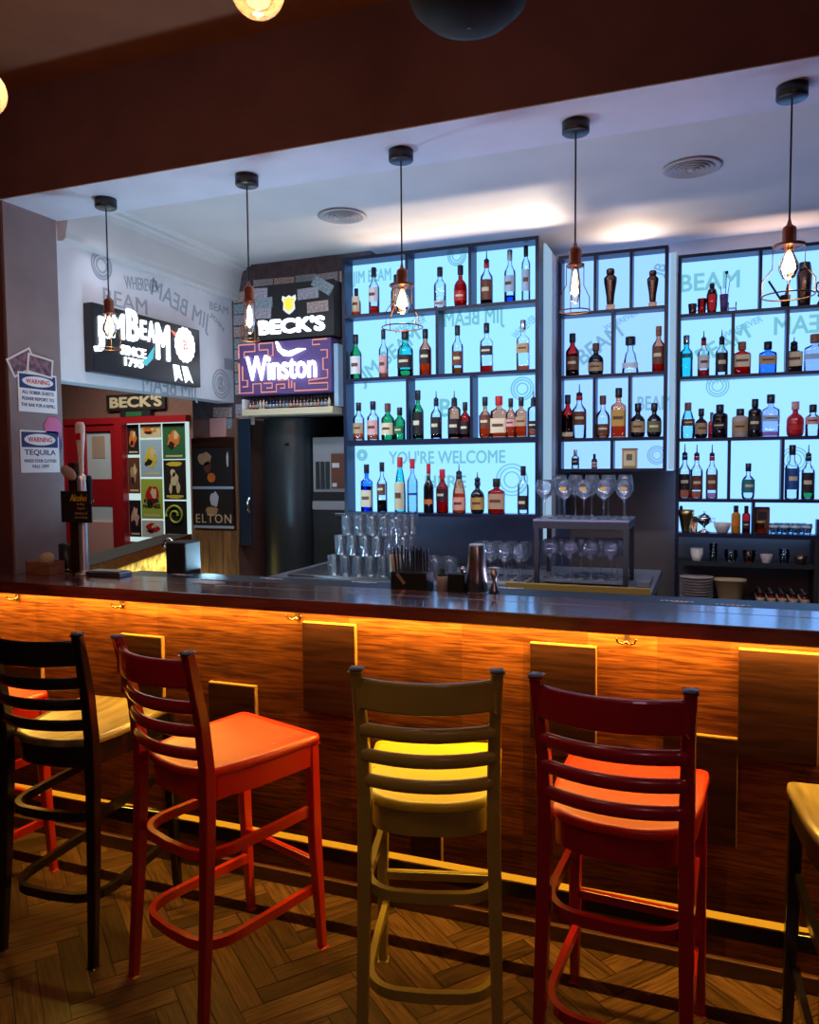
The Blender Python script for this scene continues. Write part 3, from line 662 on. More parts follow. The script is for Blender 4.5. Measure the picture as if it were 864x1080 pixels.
BOTTLES = [
 ('A1', -1.861, 0.153, 0.052, 'round', 'A', 'o', 0.8, 'cream', 0.15, 0.75, 'k', 'short rounded bottle with cream label and dark flared stopper'),
 ('A1', -1.752, 0.259, 0.061, 'std', 'C', 'r', 0.28, 'white', 0.28, 0.62, 'k', 'clear bottle with white label above red liquor and black cap'),
 ('A1', -1.626, 0.213, 0.063, 'std', 'A', 'o', 0.5, 'tan', 0.2, 0.4, 'k', 'amber bottle half hidden behind the pendant lamp'),
 ('A1', -1.362, 0.223, 0.067, 'std', 'C', '-', 0.0, 'pale', 0.05, 0.2, 'k', 'empty looking clear bottle with low pale label and black cap'),
 ('A1', -1.246, 0.221, 0.071, 'round', 'R', 'r', 0.9, 'red', 0.15, 0.4, 'k', 'rounded red liqueur bottle with black cap'),
 ('A1', -1.101, 0.282, 0.066, 'std', 'C', 'd', 0.5, 'brown', 0.1, 0.56, 'n', 'clear bottle with big brown label and steel pourer'),
 ('A1', -0.975, 0.274, 0.06, 'std', 'C', 'b', 0.22, 'ice', 0.22, 0.55, 's', 'clear bottle fading to blue at its base'),
 ('A1', -0.89, 0.287, 0.045, 'slim', 'C', '-', 0.0, 'ice', 0.2, 0.62, 'k', 'slim clear bottle with wide black cap and upright lettering'),
 ('A2', -1.868, 0.251, 0.065, 'std', 'G', '-', 0.0, 'white', 0.12, 0.55, 'k', 'green bottle with two white labels'),
 ('A2', -1.698, 0.268, 0.053, 'std', 'C', 'o', 0.3, 'pink', 0.1, 0.5, 'k', 'narrow clear bottle with pinkish label'),
 ('A2', -1.567, 0.255, 0.09, 'std', 'T', 'y', 0.25, 'dark', 0.2, 0.5, 'k', 'wide teal bottle with dark label'),
 ('A2', -1.449, 0.253, 0.068, 'std', 'A', 'o', 0.9, 'dark', 0.28, 0.6, 'k', 'amber bottle with dark red label and black cap'),
 ('A2', -1.264, 0.259, 0.062, 'std', 'C', 'a', 0.2, 'brown', 0.18, 0.5, 'k', 'clear bottle with maroon label and black cap'),
 ('A2', -1.102, 0.26, 0.066, 'square', 'C', 'r', 0.22, 'dark', 0.38, 0.58, 'k', 'square bottle with slanted black label'),
 ('A2', -0.905, 0.261, 0.065, 'square', 'C', 'o', 0.15, 'tan', 0.38, 0.58, 's', 'square bottle with slanted tan label'),
 ('A3', -1.855, 0.215, 0.065, 'std', 'C', 'o', 0.4, 'tan', 0.2, 0.5, 'k', 'clear bottle with orange liquor and tan label'),
 ('A3', -1.766, 0.219, 0.07, 'std', 'C', 'o', 0.25, 'pink', 0.15, 0.55, 'k', 'clear bottle with pink label and round black stopper'),
 ('A3', -1.676, 0.204, 0.075, 'std', 'G', '-', 0.0, 'cream', 0.15, 0.5, 'b', 'dark green bottle with cream label'),
 ('A3', -1.604, 0.179, 0.064, 'std', 'G', '-', 0.0, 'green', 0.2, 0.45, 'k', 'small plain green bottle with black cap'),
 ('A3', -1.494, 0.269, 0.063, 'std', 'G', 'd', 0.6, 'dark', 0.1, 0.6, 'k', 'tall green bottle with black label'),
 ('A3', -1.388, 0.261, 0.063, 'std', 'C', 'd', 0.5, 'dark', 0.12, 0.55, 'n', 'clear bottle with black shield label and steel pourer'),
 ('A3', -1.284, 0.257, 0.072, 'squat', 'A', 'd', 0.6, 'dark', 0.12, 0.5, 'n', 'squat dark amber bottle with black label and pourer'),
 ('A3', -1.223, 0.194, 0.057, 'std', 'R', 'd', 0.7, 'dark', 0.12, 0.5, 'k', 'dark red bottle with black label'),
 ('A3', -1.111, 0.218, 0.066, 'round', 'A', 'o', 0.8, 'brown', 0.25, 0.6, 'k', 'rounded orange whiskey bottle with brown label'),
 ('A3', -1.035, 0.219, 0.086, 'square', 'A', 'o', 0.7, 'cream', 0.12, 0.5, 'r', 'broad square whiskey bottle with cream label and red cap'),
 ('A3', -0.971, 0.205, 0.055, 'std', 'A', 'o', 0.8, 'pink', 0.3, 0.5, 'k', 'plain orange whiskey bottle with black cap'),
 ('A3', -0.915, 0.209, 0.06, 'square', 'A', 'o', 0.8, 'tan', 0.3, 0.55, 'k', 'square orange bottle with narrow tan label'),
 ('A3', -0.849, 0.237, 0.065, 'squat', 'C', 'o', 0.3, 'dark', 0.2, 0.42, 'n', 'clear squat bottle with black band and pourer'),
 ('A4', -1.81, 0.271, 0.065, 'square', 'B', 'b', 0.9, 'cream', 0.12, 0.5, 'k', 'bright blue square bottle with cream picture label'),
 ('A4', -1.715, 0.282, 0.059, 'std', 'C', 'd', 0.4, 'brown', 0.38, 0.62, 'k', 'clear bottle holding black coffee liqueur'),
 ('A4', -1.605, 0.309, 0.064, 'cone', 'T', 'c', 0.0, 'cream', 0.05, 0.6, 'r', 'tall conical teal bottle with cream body'),
 ('A4', -1.531, 0.299, 0.061, 'std', 'F', '-', 0.0, 'blue', 0.36, 0.4, 'r', 'frosted white bottle with small blue band'),
 ('A4', -1.435, 0.271, 0.058, 'wine', 'K', '-', 0.0, 'orange', 0.2, 0.3, 'r', 'black wine shaped bottle with red neck'),
 ('A4', -1.355, 0.24, 0.068, 'std', 'R', 'r', 0.7, 'dark', 0.3, 0.6, 'r', 'red orange bottle with dark label and red cap'),
 ('A4', -1.259, 0.269, 0.073, 'cone', 'A', 'o', 0.75, 'peach', 0.08, 0.4, 'n', 'pink orange conical bottle with pourer'),
 ('A4', -1.155, 0.223, 0.077, 'round', 'K', '-', 0.0, 'gold', 0.12, 0.48, 'n', 'round dark brown bottle with gold label and pourer'),
 ('A4', -1.049, 0.188, 0.087, 'square', 'R', 'r', 0.8, 'tan', 0.15, 0.62, 'k', 'square red almond liqueur bottle with wide black cap'),
 ('A4', -0.904, 0.254, 0.06, 'std', 'C', '-', 0.0, 'dark', 0.1, 0.42, 'k', 'clear bottle with dark round label at the end'),
 ('B2', -0.727, 0.243, 0.077, 'std', 'R', 'd', 0.85, 'brown', 0.15, 0.5, 'k', 'tall dark red rum bottle with black cap'),
 ('B2', -0.595, 0.179, 0.087, 'round', 'K', '-', 0.0, 'tan', 0.12, 0.42, 'b', 'stout dark bottle with tan label'),
 ('B2', -0.405, 0.203, 0.091, 'decant', 'C', '-', 0.0, 'pale', 0.15, 0.3, 'k', 'clear triangular decanter bottle with dark collar'),
 ('B2', -0.255, 0.25, 0.068, 'std', 'A', 'r', 0.85, 'brown', 0.18, 0.6, 'w', 'amber bottle with carved brown label'),
 ('B3', -0.753, 0.251, 0.072, 'std', 'R', 'd', 0.9, 'cream', 0.05, 0.15, 'k', 'dark red bottle with low cream band'),
 ('B3', -0.687, 0.31, 0.082, 'std', 'C', '-', 0.0, 'brown', 0.3, 0.6, 'n', 'clear bottle with brown label and tall pourer'),
 ('B3', -0.554, 0.239, 0.081, 'round', 'C', 'a', 0.4, 'brown', 0.1, 0.35, 'b', 'clear rounded bottle with mushroom stopper'),
 ('B3', -0.467, 0.278, 0.081, 'square', 'A', 'o', 0.5, 'gold', 0.25, 0.6, 'k', 'amber bottle with gold label and big black cap'),
 ('B3', -0.361, 0.188, 0.08, 'round', 'K', '-', 0.0, 'tan', 0.15, 0.5, 'k', 'round black bottle with tan label'),
 ('B3', -0.274, 0.187, 0.079, 'round', 'K', '-', 0.0, 'olive', 0.15, 0.5, 'k', 'round black bottle with olive label'),
 ('B4', -0.708, 0.11, 0.044, 'std', 'C', '-', 0.0, 'dark', 0.2, 0.6, 's', 'miniature clear bottle with dark label'),
 ('B4', -0.6, 0.084, 0.033, 'std', 'K', '-', 0.0, 'pink', 0.1, 0.5, 'k', 'miniature dark sauce bottle'),
 ('C2', -0.114, 0.238, 0.071, 'ribbed', 'T', '-', 0.0, 'teal', 0.5, 0.6, 's', 'ribbed turquoise gin bottle'),
 ('C2', -0.022, 0.258, 0.065, 'std', 'C', 'r', 0.25, 'white', 0.2, 0.55, 'n', 'clear bottle with white and red label and red pourer'),
 ('C2', 0.074, 0.256, 0.067, 'std', 'C', '-', 0.0, 'dark', 0.08, 0.6, 'n', 'clear bottle with dark label and black pourer'),
 ('C2', 0.18, 0.182, 0.091, 'square', 'R', 'r', 0.6, 'cream', 0.25, 0.65, 'w', 'square red bottle with cream label and cork'),
 ('C2', 0.312, 0.175, 0.09, 'square', 'B', '-', 0.0, 'tan', 0.3, 0.6, 'k', 'square sky blue bottle with tan label'),
 ('C2', 0.443, 0.191, 0.084, 'square', 'K', '-', 0.0, 'cream', 0.2, 0.7, 'n', 'dark six sided bottle with cream diamond label'),
 ('C2', 0.545, 0.2, 0.104, 'square', 'L', '-', 0.0, 'ice', 0.35, 0.5, 'w', 'wide pale lilac bottle with wooden stopper'),
 ('C3', -0.102, 0.205, 0.077, 'cone', 'Q', '-', 0.0, 'brown', 0.38, 0.58, 'w', 'pale aqua bottle with small brown label'),
 ('C3', -0.03, 0.168, 0.071, 'round', 'K', '-', 0.0, 'tan', 0.15, 0.55, 'k', 'dark apothecary bottle with tan label'),
 ('C3', 0.026, 0.146, 0.038, 'std', 'R', 'r', 0.6, 'red', 0.2, 0.4, 'k', 'slim red bottle standing behind the dark squat one'),
 ('C3', 0.069, 0.188, 0.087, 'squat', 'K', '-', 0.0, 'dark', 0.3, 0.5, 'k', 'squat black bottle with grey lettering'),
 ('C3', 0.176, 0.16, 0.086, 'squat', 'P', '-', 0.0, 'tan', 0.2, 0.6, 'k', 'beige stoneware bottle with black stopper'),
 ('C3', 0.252, 0.212, 0.072, 'squat', 'K', '-', 0.0, 'dark', 0.2, 0.6, 'k', 'tall straight black bottle'),
 ('C3', 0.332, 0.234, 0.09, 'square', 'L', 'p', 0.2, 'ice', 0.4, 0.55, 'k', 'pale lilac gin bottle with black cap'),
 ('C3', 0.456, 0.19, 0.089, 'round', 'S', '-', 0.0, 'red', 0.2, 0.35, 'p', 'opaque bright red bottle'),
 ('C3', 0.543, 0.171, 0.078, 'ribbed', 'C', '-', 0.0, 'pink', 0.4, 0.65, 'k', 'clear fluted bottle with pink lettering'),
 ('C4', -0.116, 0.316, 0.069, 'std', 'C', 'o', 0.7, 'dark', 0.2, 0.55, 'n', 'black labelled bottle full of pink liquor'),
 ('C4', -0.051, 0.312, 0.069, 'std', 'C', 'o', 0.25, 'brown', 0.2, 0.52, 'n', 'clear bottle of pink liquor with orange and black label'),
 ('C4', 0.031, 0.31, 0.065, 'std', 'C', 'p', 0.2, 'brown', 0.2, 0.55, 'n', 'clear bottle with oval brown label and tall pourer'),
 ('C4', 0.223, 0.201, 0.07, 'round', 'C', '-', 0.0, 'teal', 0.2, 0.6, 'k', 'clear tequila bottle with blue green round label'),
 ('C4', 0.446, 0.3, 0.074, 'std', 'C', '-', 0.0, 'blue', 0.2, 0.62, 'k', 'clear bottle with grey blue label and big dark cap'),
 ('C4', 0.526, 0.3, 0.068, 'std', 'C', 'g', 0.3, 'dark', 0.15, 0.6, 'n', 'clear bottle with black label and green foot'),
 ('C5', 0.162, 0.157, 0.049, 'slim', 'O', '-', 0.0, 'orange', 0.3, 0.5, 'k', 'orange juice bottle'),
 ('C5', 0.216, 0.156, 0.043, 'slim', 'R', 'd', 0.6, 'dark', 0.2, 0.5, 'k', 'dark red syrup bottle with violet neck'),
]

for q in BOTTLES: bottle(*q)

# bronze shaker figures on the middle shelf, top row
def shaker_urn(p, h, w, label):
    t = thing('cocktail_shaker', label, 'cocktail shaker', p, 0.2)
    b = w*0.62
    MB().box(-b/2, b/2, -b/2, b/2, 0, h*0.14, 0.002).build('plinth', 'bronze', t)
    r = w/2
    MB().lathe([(r*.45, h*.14), (r*.55, h*.18), (r*.62, h*.35), (r*.95, h*.68), (r*.98, h*.78), (r*.6, h*.85), (r*.5, h*.87)], 24).build('body', 'bronze', t)
    MB().lathe([(r*.5, h*.87), (r*.62, h*.88), (r*.62, h*.97), (r*.5, h), (0, h)], 20).build('lid', 'bronze', t)
shaker_urn((-0.517, 4.548, 2.4706), 0.232, 0.074, 'taller bronze cocktail shaker on a plinth, middle shelf top row')
shaker_urn((-0.289, 4.548, 2.4706), 0.200, 0.064, 'shorter bronze cocktail shaker on a plinth, middle shelf top row')
t = thing('whisky_tin', 'gold upright tin box on the bottom row of the middle shelf', 'tin', (-0.404, 4.55, 1.5826))
MB().box(-.040, .040, -.03, .03, 0, .108, .003).build('tin_body', 'gold', t); MB().box(-.030, .030, -.0315, -.030, .015, .095).build('label', 'cream', t)
MB().box(-.016, .016, -.0325, -.0315, .045, .08).build('label_print', 'olive', t); MB().box(-.042, .042, -.032, .032, .105, .112, .002).build('lid', 'brown', t)

# right shelf, top row: bar tools
t = thing('cocktail_shaker', 'dark red cobbler shaker among small cups, right shelf top row', 'cocktail shaker', (0.018, 4.78, 2.4556))
MB().lathe([(.022, 0), (.028, .04), (.030, .10), (.027, .115)], 20).build('body', 'glass_red', t)
MB().lathe([(.027, .115), (.020, .135), (.012, .14)], 20).build('strainer_top', 'bronze', t); MB().lathe([(.012, .14), (.014, .145), (.014, .163), (.010, .168), (0, .168)], 16).build('cap', 'black', t)
def cup(p, r, h, m, label, grp=None, name='small_cup', cat='cup'):
    t = thing(name, label, cat, p, 0, grp)
    MB().lathe([(0, .004), (r*.7, 0), (r*.8, .004), (r, h), (r*.93, h), (r*.72, .008), (0, .008)], 18).build('bowl', m, t)
    MB().tube([(r*.85, 0, h*.8), (r*1.4, 0, h*.75), (r*1.45, 0, h*.4), (r*.82, 0, h*.3)], .003, 6).build('handle', m, t)
    return t
cup((-0.085, 4.775, 2.4556), .024, .06, 'bronze', 'small dark bronze cup at the left end of right shelf top row')
cup((-0.035, 4.775, 2.4556), .026, .085, 'glass_red', 'red glass cup beside the cobbler shaker, right shelf top row')
t = thing('bar_tool_cup', 'purple tumbler holding long stirrers, right shelf top row', 'bar tools', (0.082, 4.78, 2.4556))
MB().lathe([(.018, 0), (.024, .10), (.022, .10), (.016, .004), (0, .004)], 18).build('cup', 'violet', t)
for dx, dy, hh in ((.012, 0, .215), (.03, .01, .18), (-.02, .005, .15)):
    o = MB().tube([(dx*.2, dy, .01), (dx, dy, hh)], .0022, 6).build('stirrer', 'bronze', t)
    if hh > .2: MB().lathe([(0, hh-.005), (.009, hh+.002), (.009, hh+.012), (0, hh+.018)], 10, c=(dx, dy, 0)).build('stirrer_knob', 'black', o)
t = thing('wire_stand', 'small dark wire stand at the foot of the purple tumbler', 'stand', (0.125, 4.78, 2.4556))
for dx in (-.02, .02): MB().tube([(dx, -.02, 0), (dx, -.02, .05), (dx, .02, .05), (dx, .02, 0)], .003, 6).build('wire_frame', 'wire', t)
MB().box(-.022, .022, -.022, .022, .018, .022).build('tray', 'bronze', t)
t = thing('boston_shaker', 'tall dark boston shaker tin behind the brightest lamp', 'cocktail shaker', (0.487, 4.785, 2.4556))
MB().lathe([(.026, 0), (.032, .01), (.040, .17), (.036, .20)], 22).build('lower_tin', 'bronze', t); MB().lathe([(.036, .196), (.030, .235), (.027, .238), (0, .238)], 22).build('upper_tin', 'dark_steel', t)
t = thing('bar_tool_cup', 'black cup with tongs and muddlers behind the brightest lamp', 'bar tools', (0.395, 4.785, 2.4556))
MB().lathe([(.022, 0), (.026, .07), (.023, .07), (.019, .004), (0, .004)], 18).build('cup', 'black', t)
for a, b_, rr in (((0, 0, .01), (-.085, 0, .155), .006), ((0, 0, .01), (.03, 0, .21), .003), ((.005, 0, .01), (.02, .01, .17), .003), ((-.01, .01, .01), (.012, .01, .13), .005)):
    MB().tube([a, b_], rr, 8).build('bar_tool', 'black', t)
t = thing('glass_ornament', 'small glass ball ornament on a dark foot, right edge of shelf', 'ornament', (0.575, 4.785, 2.4556))
MB().lathe([(.022, 0), (.026, .01), (.010, .04), (.024, .055), (.02, .065)], 16).build('foot', 'black', t); MB().lathe([(0.012, .062), (.034, .08), (.038, .10), (.030, .125), (0, .138)], 18).build('glass_ball', 'glass_clear', t)

# right shelf, fifth row
Z5 = 1.2086
t = thing('shaker_cup', 'gold boston shaker cup at the left end of right shelf fifth row', 'cup', (-0.105, 4.782, Z5))
MB().lathe([(.022, 0), (.026, .012), (.040, .095), (.046, .105), (.046, .13), (.036, .13), (.034, .105), (0, .09)], 20).build('cup', 'brass', t)
MB().lathe([(.0, .13), (.010, .13), (.008, .15), (0, .155)], 10, c=(-.028, 0, 0)).build('spout', 'black', t)
t = thing('brown_tumbler', 'small brown tumbler beside the gold cup, fifth row', 'cup', (-0.062, 4.80, Z5)); MB().lathe([(.018, 0), (.022, .09), (.02, .09), (0, .01)], 16).build('glass', 'glass_amber', t)
t = thing('sugar_goblet', 'silver lidded sugar goblet on right shelf fifth row', 'goblet', (-0.006, 4.78, Z5))
MB().lathe([(.036, 0), (.034, .006), (.008, .02), (.006, .035), (.020, .045), (.042, .062), (.044, .085), (.036, .092)], 24).build('bowl', 'chrome', t)
MB().lathe([(.036, .092), (.030, .10), (.012, .108), (.005, .112), (.007, .12), (0, .124)], 20).build('lid', 'chrome', t)
for s in (-1, 1): MB().tube([(s*.040, 0, .085), (s*.056, 0, .08), (s*.054, 0, .06), (s*.040, 0, .06)], .003, 6).build('handle', 'chrome', t)
t = thing('white_bowl', 'small white bowl on right shelf fifth row', 'bowl', (0.091, 4.785, Z5)); MB().lathe([(0, .004), (.026, 0), (.030, .004), (.044, .035), (.046, .058), (.042, .058), (.038, .036), (0, .012)], 24).build('bowl', 'ceramic', t)
t = thing('coffee_pack', 'dark brown packet standing in fifth row of right shelf', 'packet', (0.300, 4.80, Z5))
MB().box(-.038, .038, -.02, .02, 0, .150, .006).build('packet', 'brown', t); MB().box(-.022, .022, -.022, -.020, .08, .125).build('label', 'dark', t)
t = thing('preserve_jar', 'squat glass jar in front of the brown packet', 'jar', (0.290, 4.762, Z5))
MB().lathe([(.022, 0), (.028, .01), (.028, .05), (.020, .06)], 18).build('jar', 'glass_amber', t); MB().lathe([(.022, .06), (.022, .072), (0, .074)], 16).build('lid', 'gold', t)
t0 = thing('espresso_glass', 'small pale glass cup in the huddle on right shelf fifth row', 'glass', (0.36, 4.77, Z5), 0, 'small glasses on the fifth row')
MB().lathe([(0, .006), (.018, 0), (.020, .006), (.027, .06), (.025, .06), (.017, .01), (0, .01)], 16).build('glass', 'glass_frost', t0)
MB().lathe([(.0263, .035), (.0272, .05)], 16).build('rim_band', 'pale', t0)
for x, y in ((.415, 4.765), (.47, 4.765), (.525, 4.768), (.388, 4.812), (.443, 4.812), (.498, 4.812)): dup(t0, (x, y, Z5))
t = thing('box', 'small dark box with pale label at right edge, fifth row', 'box', (0.62, 4.785, Z5)); MB().box(-.05, .05, -.03, .03, 0, .085, .002).build('carton', 'navy', t); MB().box(-.035, .035, -.032, -.03, .03, .065).build('label', 'ice', t)

# dark kitchen shelves under the right shelf
ks = thing('kitchen_rack', 'dark open rack of plates and cups under the right shelf', 'rack', (0.2, 4.8, 0))
part(MB().box(-0.146, 0.56, 4.735, 4.93, 1.020, 1.040), 'shelf_board', 'black_matte', ks)
part(MB().box(-0.164, 0.56, 4.60, 4.93, 0.80, 0.822), 'shelf_board', 'black_matte', ks)
part(MB().box(0.56, 0.585, 4.725, 4.93, 0.0, 1.184), 'side_board', 'black_matte', ks)
part(MB().box(-0.164, -0.146, 4.60, 4.725, 0.0, 0.80), 'leg', 'black_matte', ks)
tag(MB().box(0.59, 0.95, 4.90, 4.94, 0.75, 1.17).build('cutting_board', 'yellow'), 'yellow board at the right edge beside the dark rack', 'board')
def stack(n, r, dh, m, x, y, z, label, name, cat, grp, hh=0.05):
    t0 = thing(name, label, cat, (x, y, z), 0, grp)
    MB().lathe([(0, .003), (r*.6, 0), (r*.66, .004), (r, hh), (r*.95, hh), (r*.6, .008), (0, .008)], 20).build('body', m, t0)
    for k in range(1, n): dup(t0, (x, y, z+k*dh))
stack(3, .036, .012, 'ceramic', -0.045, 4.80, 1.0406, 'cream cup in the nested stack on the dark rack', 'stacked_cup', 'cup', 'nested cream cups')
stack(4, .024, .018, 'glass_clear', 0.045, 4.80, 1.0406, 'small clear glass in a nested stack on the dark rack', 'stacked_glass', 'glass', 'nested small glasses')
stack(2, .040, .02, 'glass_clear', 0.14, 4.80, 1.0406, 'clear glass bowl in a nested pair on the dark rack', 'glass_bowl', 'bowl', 'nested glass bowls')
stack(2, .038, .02, 'glass_amber', 0.235, 4.80, 1.0406, 'smoky dessert bowl in a nested pair on the dark rack', 'dessert_bowl', 'bowl', 'nested smoky bowls')
stack(1, .034, .02, 'stoneware', 0.325, 4.80, 1.0406, 'single brown mug on the upper board of the dark rack', 'brown_mug', 'cup', None)
stack(3, .030, .016, 'glass_clear', 0.415, 4.80, 1.0406, 'slim clear glass in a nested trio on the dark rack', 'slim_glass', 'glass', 'nested slim glasses')
stack(1, .036, .02, 'bronze', 0.50, 4.80, 1.0406, 'dark metal cup near the right end of the dark rack', 'metal_cup', 'cup', None)
t0 = thing('dinner_plate', 'stoneware plate in the tall stack on the lower rack board', 'plate', (-0.045, 4.72, 0.8225), 0, 'stacked dinner plates')
MB().lathe([(0, .003), (.055, 0), (.06, .003), (.092, .012), (.092, .015), (.056, .006), (0, .006)], 28).build('plate', 'stoneware', t0)
for k in range(1, 9): dup(t0, (-0.045, 4.72, 0.8225+k*.0155))
t = thing('plastic_tub', 'tan plastic tub between the plates and small jars', 'tub', (0.135, 4.72, 0.8226))
MB().lathe([(.055, 0), (.060, .004), (.080, .12), (.086, .122), (.086, .13), (.076, .13), (.056, .01), (0, .008)], 28, sq=4, dy=.7).build('tub', 'tan', t)
jc = 0
t0 = thing('spice_jar', 'small dark spice jar in the cluster on the lower rack board', 'jar', (0.29, 4.66, 0.8226), 0, 'small spice jars')
MB().lathe([(.018, 0), (.021, .004), (.021, .055), (.014, .062)], 14).build('jar', 'glass_red', t0); MB().lathe([(.016, .060), (.016, .078), (0, .08)], 14).build('lid', 'black', t0); MB().lathe([(.0216, .015), (.0216, .045)], 14).build('label', 'tan', t0)
for i in range(5):
    for j in range(3):
        if i+j: dup(t0, (0.29+i*.055, 4.66+j*.075, 0.8226))
# ------------------------------------------------------------------ bar stools
def arc_pts(P0, mid, P1, n=10):
    out = []
    for i in range(n+1):
        s = i/n; q = [(1-s)**2*a+2*s*(1-s)*m_+s*s*b_ for a, m_, b_ in zip(P0, mid, P1)]; out.append(tuple(q))
    return out
def rounded(poly, rad, n=5):
    out = []; m = len(poly)
    for i in range(m):
        p, q, r = Vector(poly[i-1]), Vector(poly[i]), Vector(poly[(i+1) % m]); rr = rad[i]
        a = q+(p-q).normalized()*rr; b_ = q+(r-q).normalized()*rr
        for k in range(n+1):
            s = k/n; out.append(tuple((1-s)**2*a+2*s*(1-s)*q+s*s*b_))
    return out
def stool(name, label, loc, rz, frame, seat, low=None):
    """ladder back bar stool; +Y is the side that faces the bar"""
    low = low or frame
    t = thing(name, label, 'bar stool', (loc[0], loc[1], 0.001), math.radians(rz))
    out = rounded([(-.198, .235), (.198, .235), (.190, -.02), (.158, -.175), (.08, -.216), (-.08, -.216), (-.158, -.175), (-.190, -.02)],
                  [.035, .035, .06, .03, .05, .05, .03, .06])
    n = len(out); mb = MB(); lv = [(1.0, .699), (1.012, .704), (1.012, .716), (1.0, .722), (.90, .7195), (.55, .712)]
    vs = []
    for k, z in lv: vs += [(x*k, (y-0.0)*k, z+(0.006*abs(x/.2)**2 if k < 1.01 else 0)) for x, y in out]
    fs = []
    for j in range(len(lv)-1):
        for i in range(n): fs.append((j*n+i, j*n+(i+1) % n, (j+1)*n+(i+1) % n, (j+1)*n+i))
    fs.append(tuple(reversed(range(n)))); fs.append(tuple((len(lv)-1)*n+i for i in range(n)))
    mb.add(vs, fs, True); so = mb.build('seat', seat, t)
    for p in so.data.polygons:
        if len(p.vertices) > 4 and p.center.z < .71: p.use_smooth = False
    mb = MB(); vs = [(x*k, y*k, z) for k, z in ((.955, .63), (.965, .699), (.86, .699), (.86, .63)) for x, y in out]
    fs = [(j*n+i, j*n+(i+1) % n, ((j+1) % 4)*n+(i+1) % n, ((j+1) % 4)*n+i) for j in range(4) for i in range(n)]
    mb.add(vs, fs); mb.build('seat_apron', low, t)
    for s in (-1, 1):
        MB().tube([(s*.183, .235, 0), (s*.178, .212, .40), (s*.176, .208, .70)], [.0135, .0175, .0175], 4).build('leg', low, t, .004)
        pts = [(s*.180, -.240, 0), (s*.174, -.214, .35), (s*.170, -.200, .62), (s*.169, -.200, .74), (s*.171, -.215, .88), (s*.175, -.245, 1.02), (s*.178, -.262, 1.088)]
        L_ = MB().tube(pts, [.0135, .0165, .018, .018, .017, .0155, .0145], 4).build('leg', frame, t, .004)
        MB().lathe([(.0, 1.088), (.0185, 1.088), (.016, 1.093), (0, 1.094)], 12, c=(s*.178, -.262, 0), sq=5).build('post_cap', 'post_top_grey', L_)
    def rail(z0, z1, th, bulge):
        zc = (z0+z1)/2; y = -.200-.062*max(0, (zc-.74)/.348)**1.1-.004
        return MB().tube(arc_pts((-.170, y, zc), (0, y-bulge*2, zc), (.170, y, zc), 12), th, 4 if z1-z0 > .05 else 10, ry=(z1-z0)/2, cap=True)
    rail(.985, 1.066, .009, .052).build('top_rail', frame, t, .006)
    for a, b_ in ((.905, .945), (.835, .873), (.765, .803)): rail(a, b_, .011, .046).build('back_slat', frame, t)
    for z, w in ((.475, .012), (.205, .012)):
        L = [(.168, .205), (.172, .05)]; c1 = [(x, y, z) for x, y in L]
        curve = arc_pts((.173, -.09, z), (.174, -.200, z), (.09, -.216, z), 8)+arc_pts((0, -.222, z), (0, -.222, z), (-.001, -.222, z), 1)
        half = c1+curve[:-1]
        pts = half+[(-x, y, zz) for x, y, zz in reversed(half)]
        MB().tube(pts, .0095, 4, ry=.015).build('bent_stretcher', low, t, .004)
    MB().tube([(-.17, .21, .30), (.17, .21, .30)], .009, 4, ry=.015).build('foot_bar', low, t, .003)
    return t
stool('bar_stool', 'red ladder back bar stool cut off at the left edge behind the black stool', (-2.63, 2.095), -6, 'red_bright', 'red_seat')
stool('bar_stool', 'black ladder back bar stool with natural wood seat at the left', (-2.020, 2.106), 4.5, 'black_paint', 'natural_seat')
stool('bar_stool', 'red bar stool turned sideways with bright red seat, between black and yellow stools', (-1.426, 2.066), -18, 'red_paint', 'red_seat', 'red_bright')
stool('bar_stool', 'yellow ladder back bar stool with chipped paint on its seat', (-0.722, 2.065), 15.5, 'yellow_paint', 'yellow_seat')
stool('bar_stool', 'dark red bar stool standing right of the yellow one', (-0.190, 2.105), -3, 'red_paint', 'red_seat')
stool('bar_stool', 'black bar stool with worn natural seat cut off at the right edge', (0.428, 2.10), 3.5, 'black_paint', 'natural_seat')

